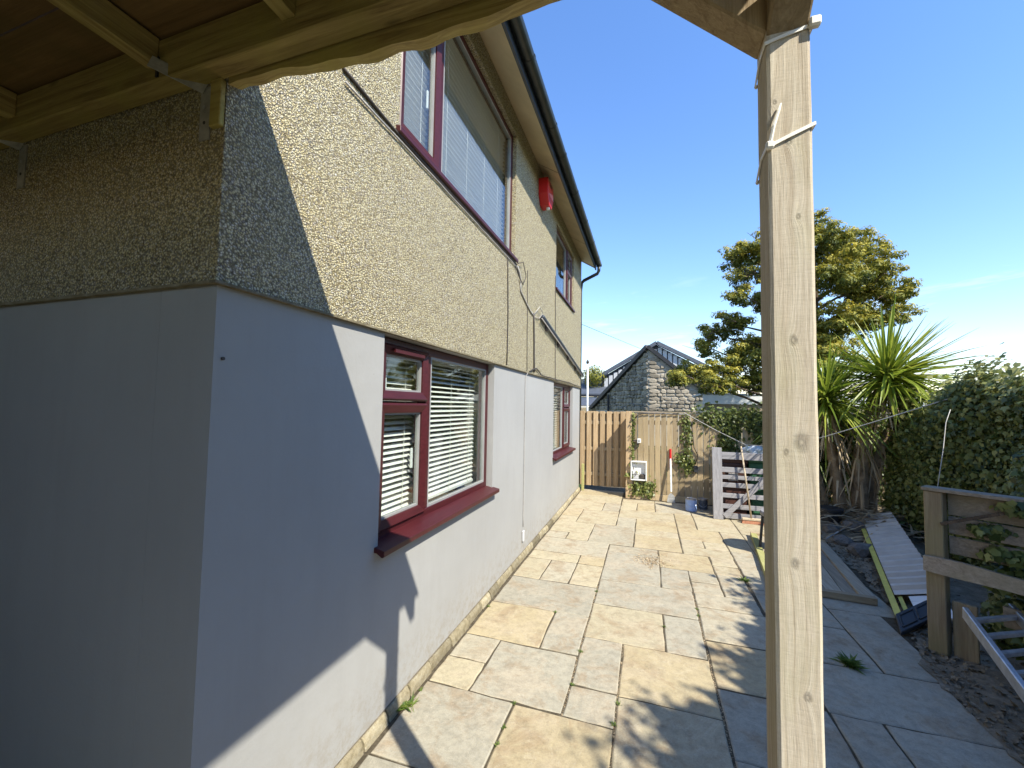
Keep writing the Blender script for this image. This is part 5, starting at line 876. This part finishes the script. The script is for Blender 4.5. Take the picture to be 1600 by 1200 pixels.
while x < rt_.x - .2:
    zt = ap.z - .20 - (ap.z - lf_.z) * max(0, (ap.x - x) / (ap.x - lf_.x)) - (ap.z - rt_.z) * max(0, (x - ap.x) / (rt_.x - ap.x)) - .1; MB().box(x, x + .26, HY - .03, HY - .002, zt - 1.6, zt).build('cladding_board', M['clad'], hall); x += .34
MB().bar(ap + Vector((0, -.1, 0)), lf_ + Vector((-.3, -.1, -.15)), .4, .24).build('bargeboard', M['slate'], hall); MB().bar(ap + Vector((0, -.1, .005)), rt_ + Vector((.3, -.1, -.05)), .4, .24).build('bargeboard', M['slate'], hall)
a0, a1, a2, a3 = gy(868, 600, 24), gy(965, 583, 21), gy(975, 615, 19.0), gy(868, 615, 19.0)
MB().prism([gy(860, 604, 33), gy(945, 584, 33), gy(985, 583, 33), gy(990, 615, 28.0), gy(860, 615, 28.0)], (0, 0, -.12)).build('roof', M['slate'], hall)
b0 = gy(860, 616, 27.95); b1 = gy(985, 616, 27.95); MB().box(b0.x, b1.x, 27.9, 28.0, b0.z - .14, b0.z - .01).build('gutter', M['black'], hall); MB().box(b0.x, b1.x, 28.02, 28.2, -.1, b0.z - .15).build('wall', M['white'], hall)
MB().prism([gy(860, 633, 26.2), gy(965, 633, 26.2), gy(965, 622, 27.6), gy(860, 622, 27.6)], (0, 0, -.05)).build('lean_to_roof', M['slate'], hall)
ob = tag(empty('flat_roofed_outbuilding', (4, 11, 0)), 'cream flat roofed outbuilding with white fascia behind the fence', 'outbuilding'); f0 = gy(1098, 617, 14.0); f1 = gy(1098, 631, 14.0)
MB().box(f0.x, 9.5, 13.9, 14.0, f1.z, f0.z).build('fascia', M['white'], ob); MB().box(f0.x + .1, 9.5, 14.02, 17, -.1, f1.z + .1).build('wall', M['cream'], ob); MB().box(f0.x - .05, 9.5, 13.88, 17.1, f0.z + .003, f0.z + .05).build('roof', M['clad'], ob); MB().box(f0.x + .05, 9.5, 13.96, 14.015, f1.z - .22, f1.z - .003).build('lower_board', M['oldwood'], ob)
pl_ = tag(empty('pole', (gy(918, 600, 11).x, 11, 0)), 'thin white pole with small finial behind the gate', 'pole'); px_ = gy(918, 600, 11).x; zt = gy(918, 568, 11).z
MB().tube([(px_, 11, -.1), (px_, 11, zt)], .028, 10).build('shaft', M['white'], pl_, smooth=True); MB().lathe([(.002, -.02), (.04, .0), (.045, .05), (.025, .09), (.002, .12)], (px_, 11, zt), 10).build('finial', M['cable'], pl_)
sg = tag(MB().tube([gy(860, 482, 11), gy(905, 505, 12), gy(960, 528, 16), gy(1011, 549, 19.8)], .008, 5).build('overhead_wire', M['cable']), 'thin overhead wire running from the house to the stone barn', 'wire')
bfn = tag(empty('far_fence', (-2.5, 24, 0)), 'low brown fence far off between the house and the stone barn', 'fence')
for i in range(8): MB().box(-3.6 + i * .3, -3.6 + i * .3 + .28, 24.0, 24.02, -.1, 1.66).build('board', M['oldpost'], bfn)
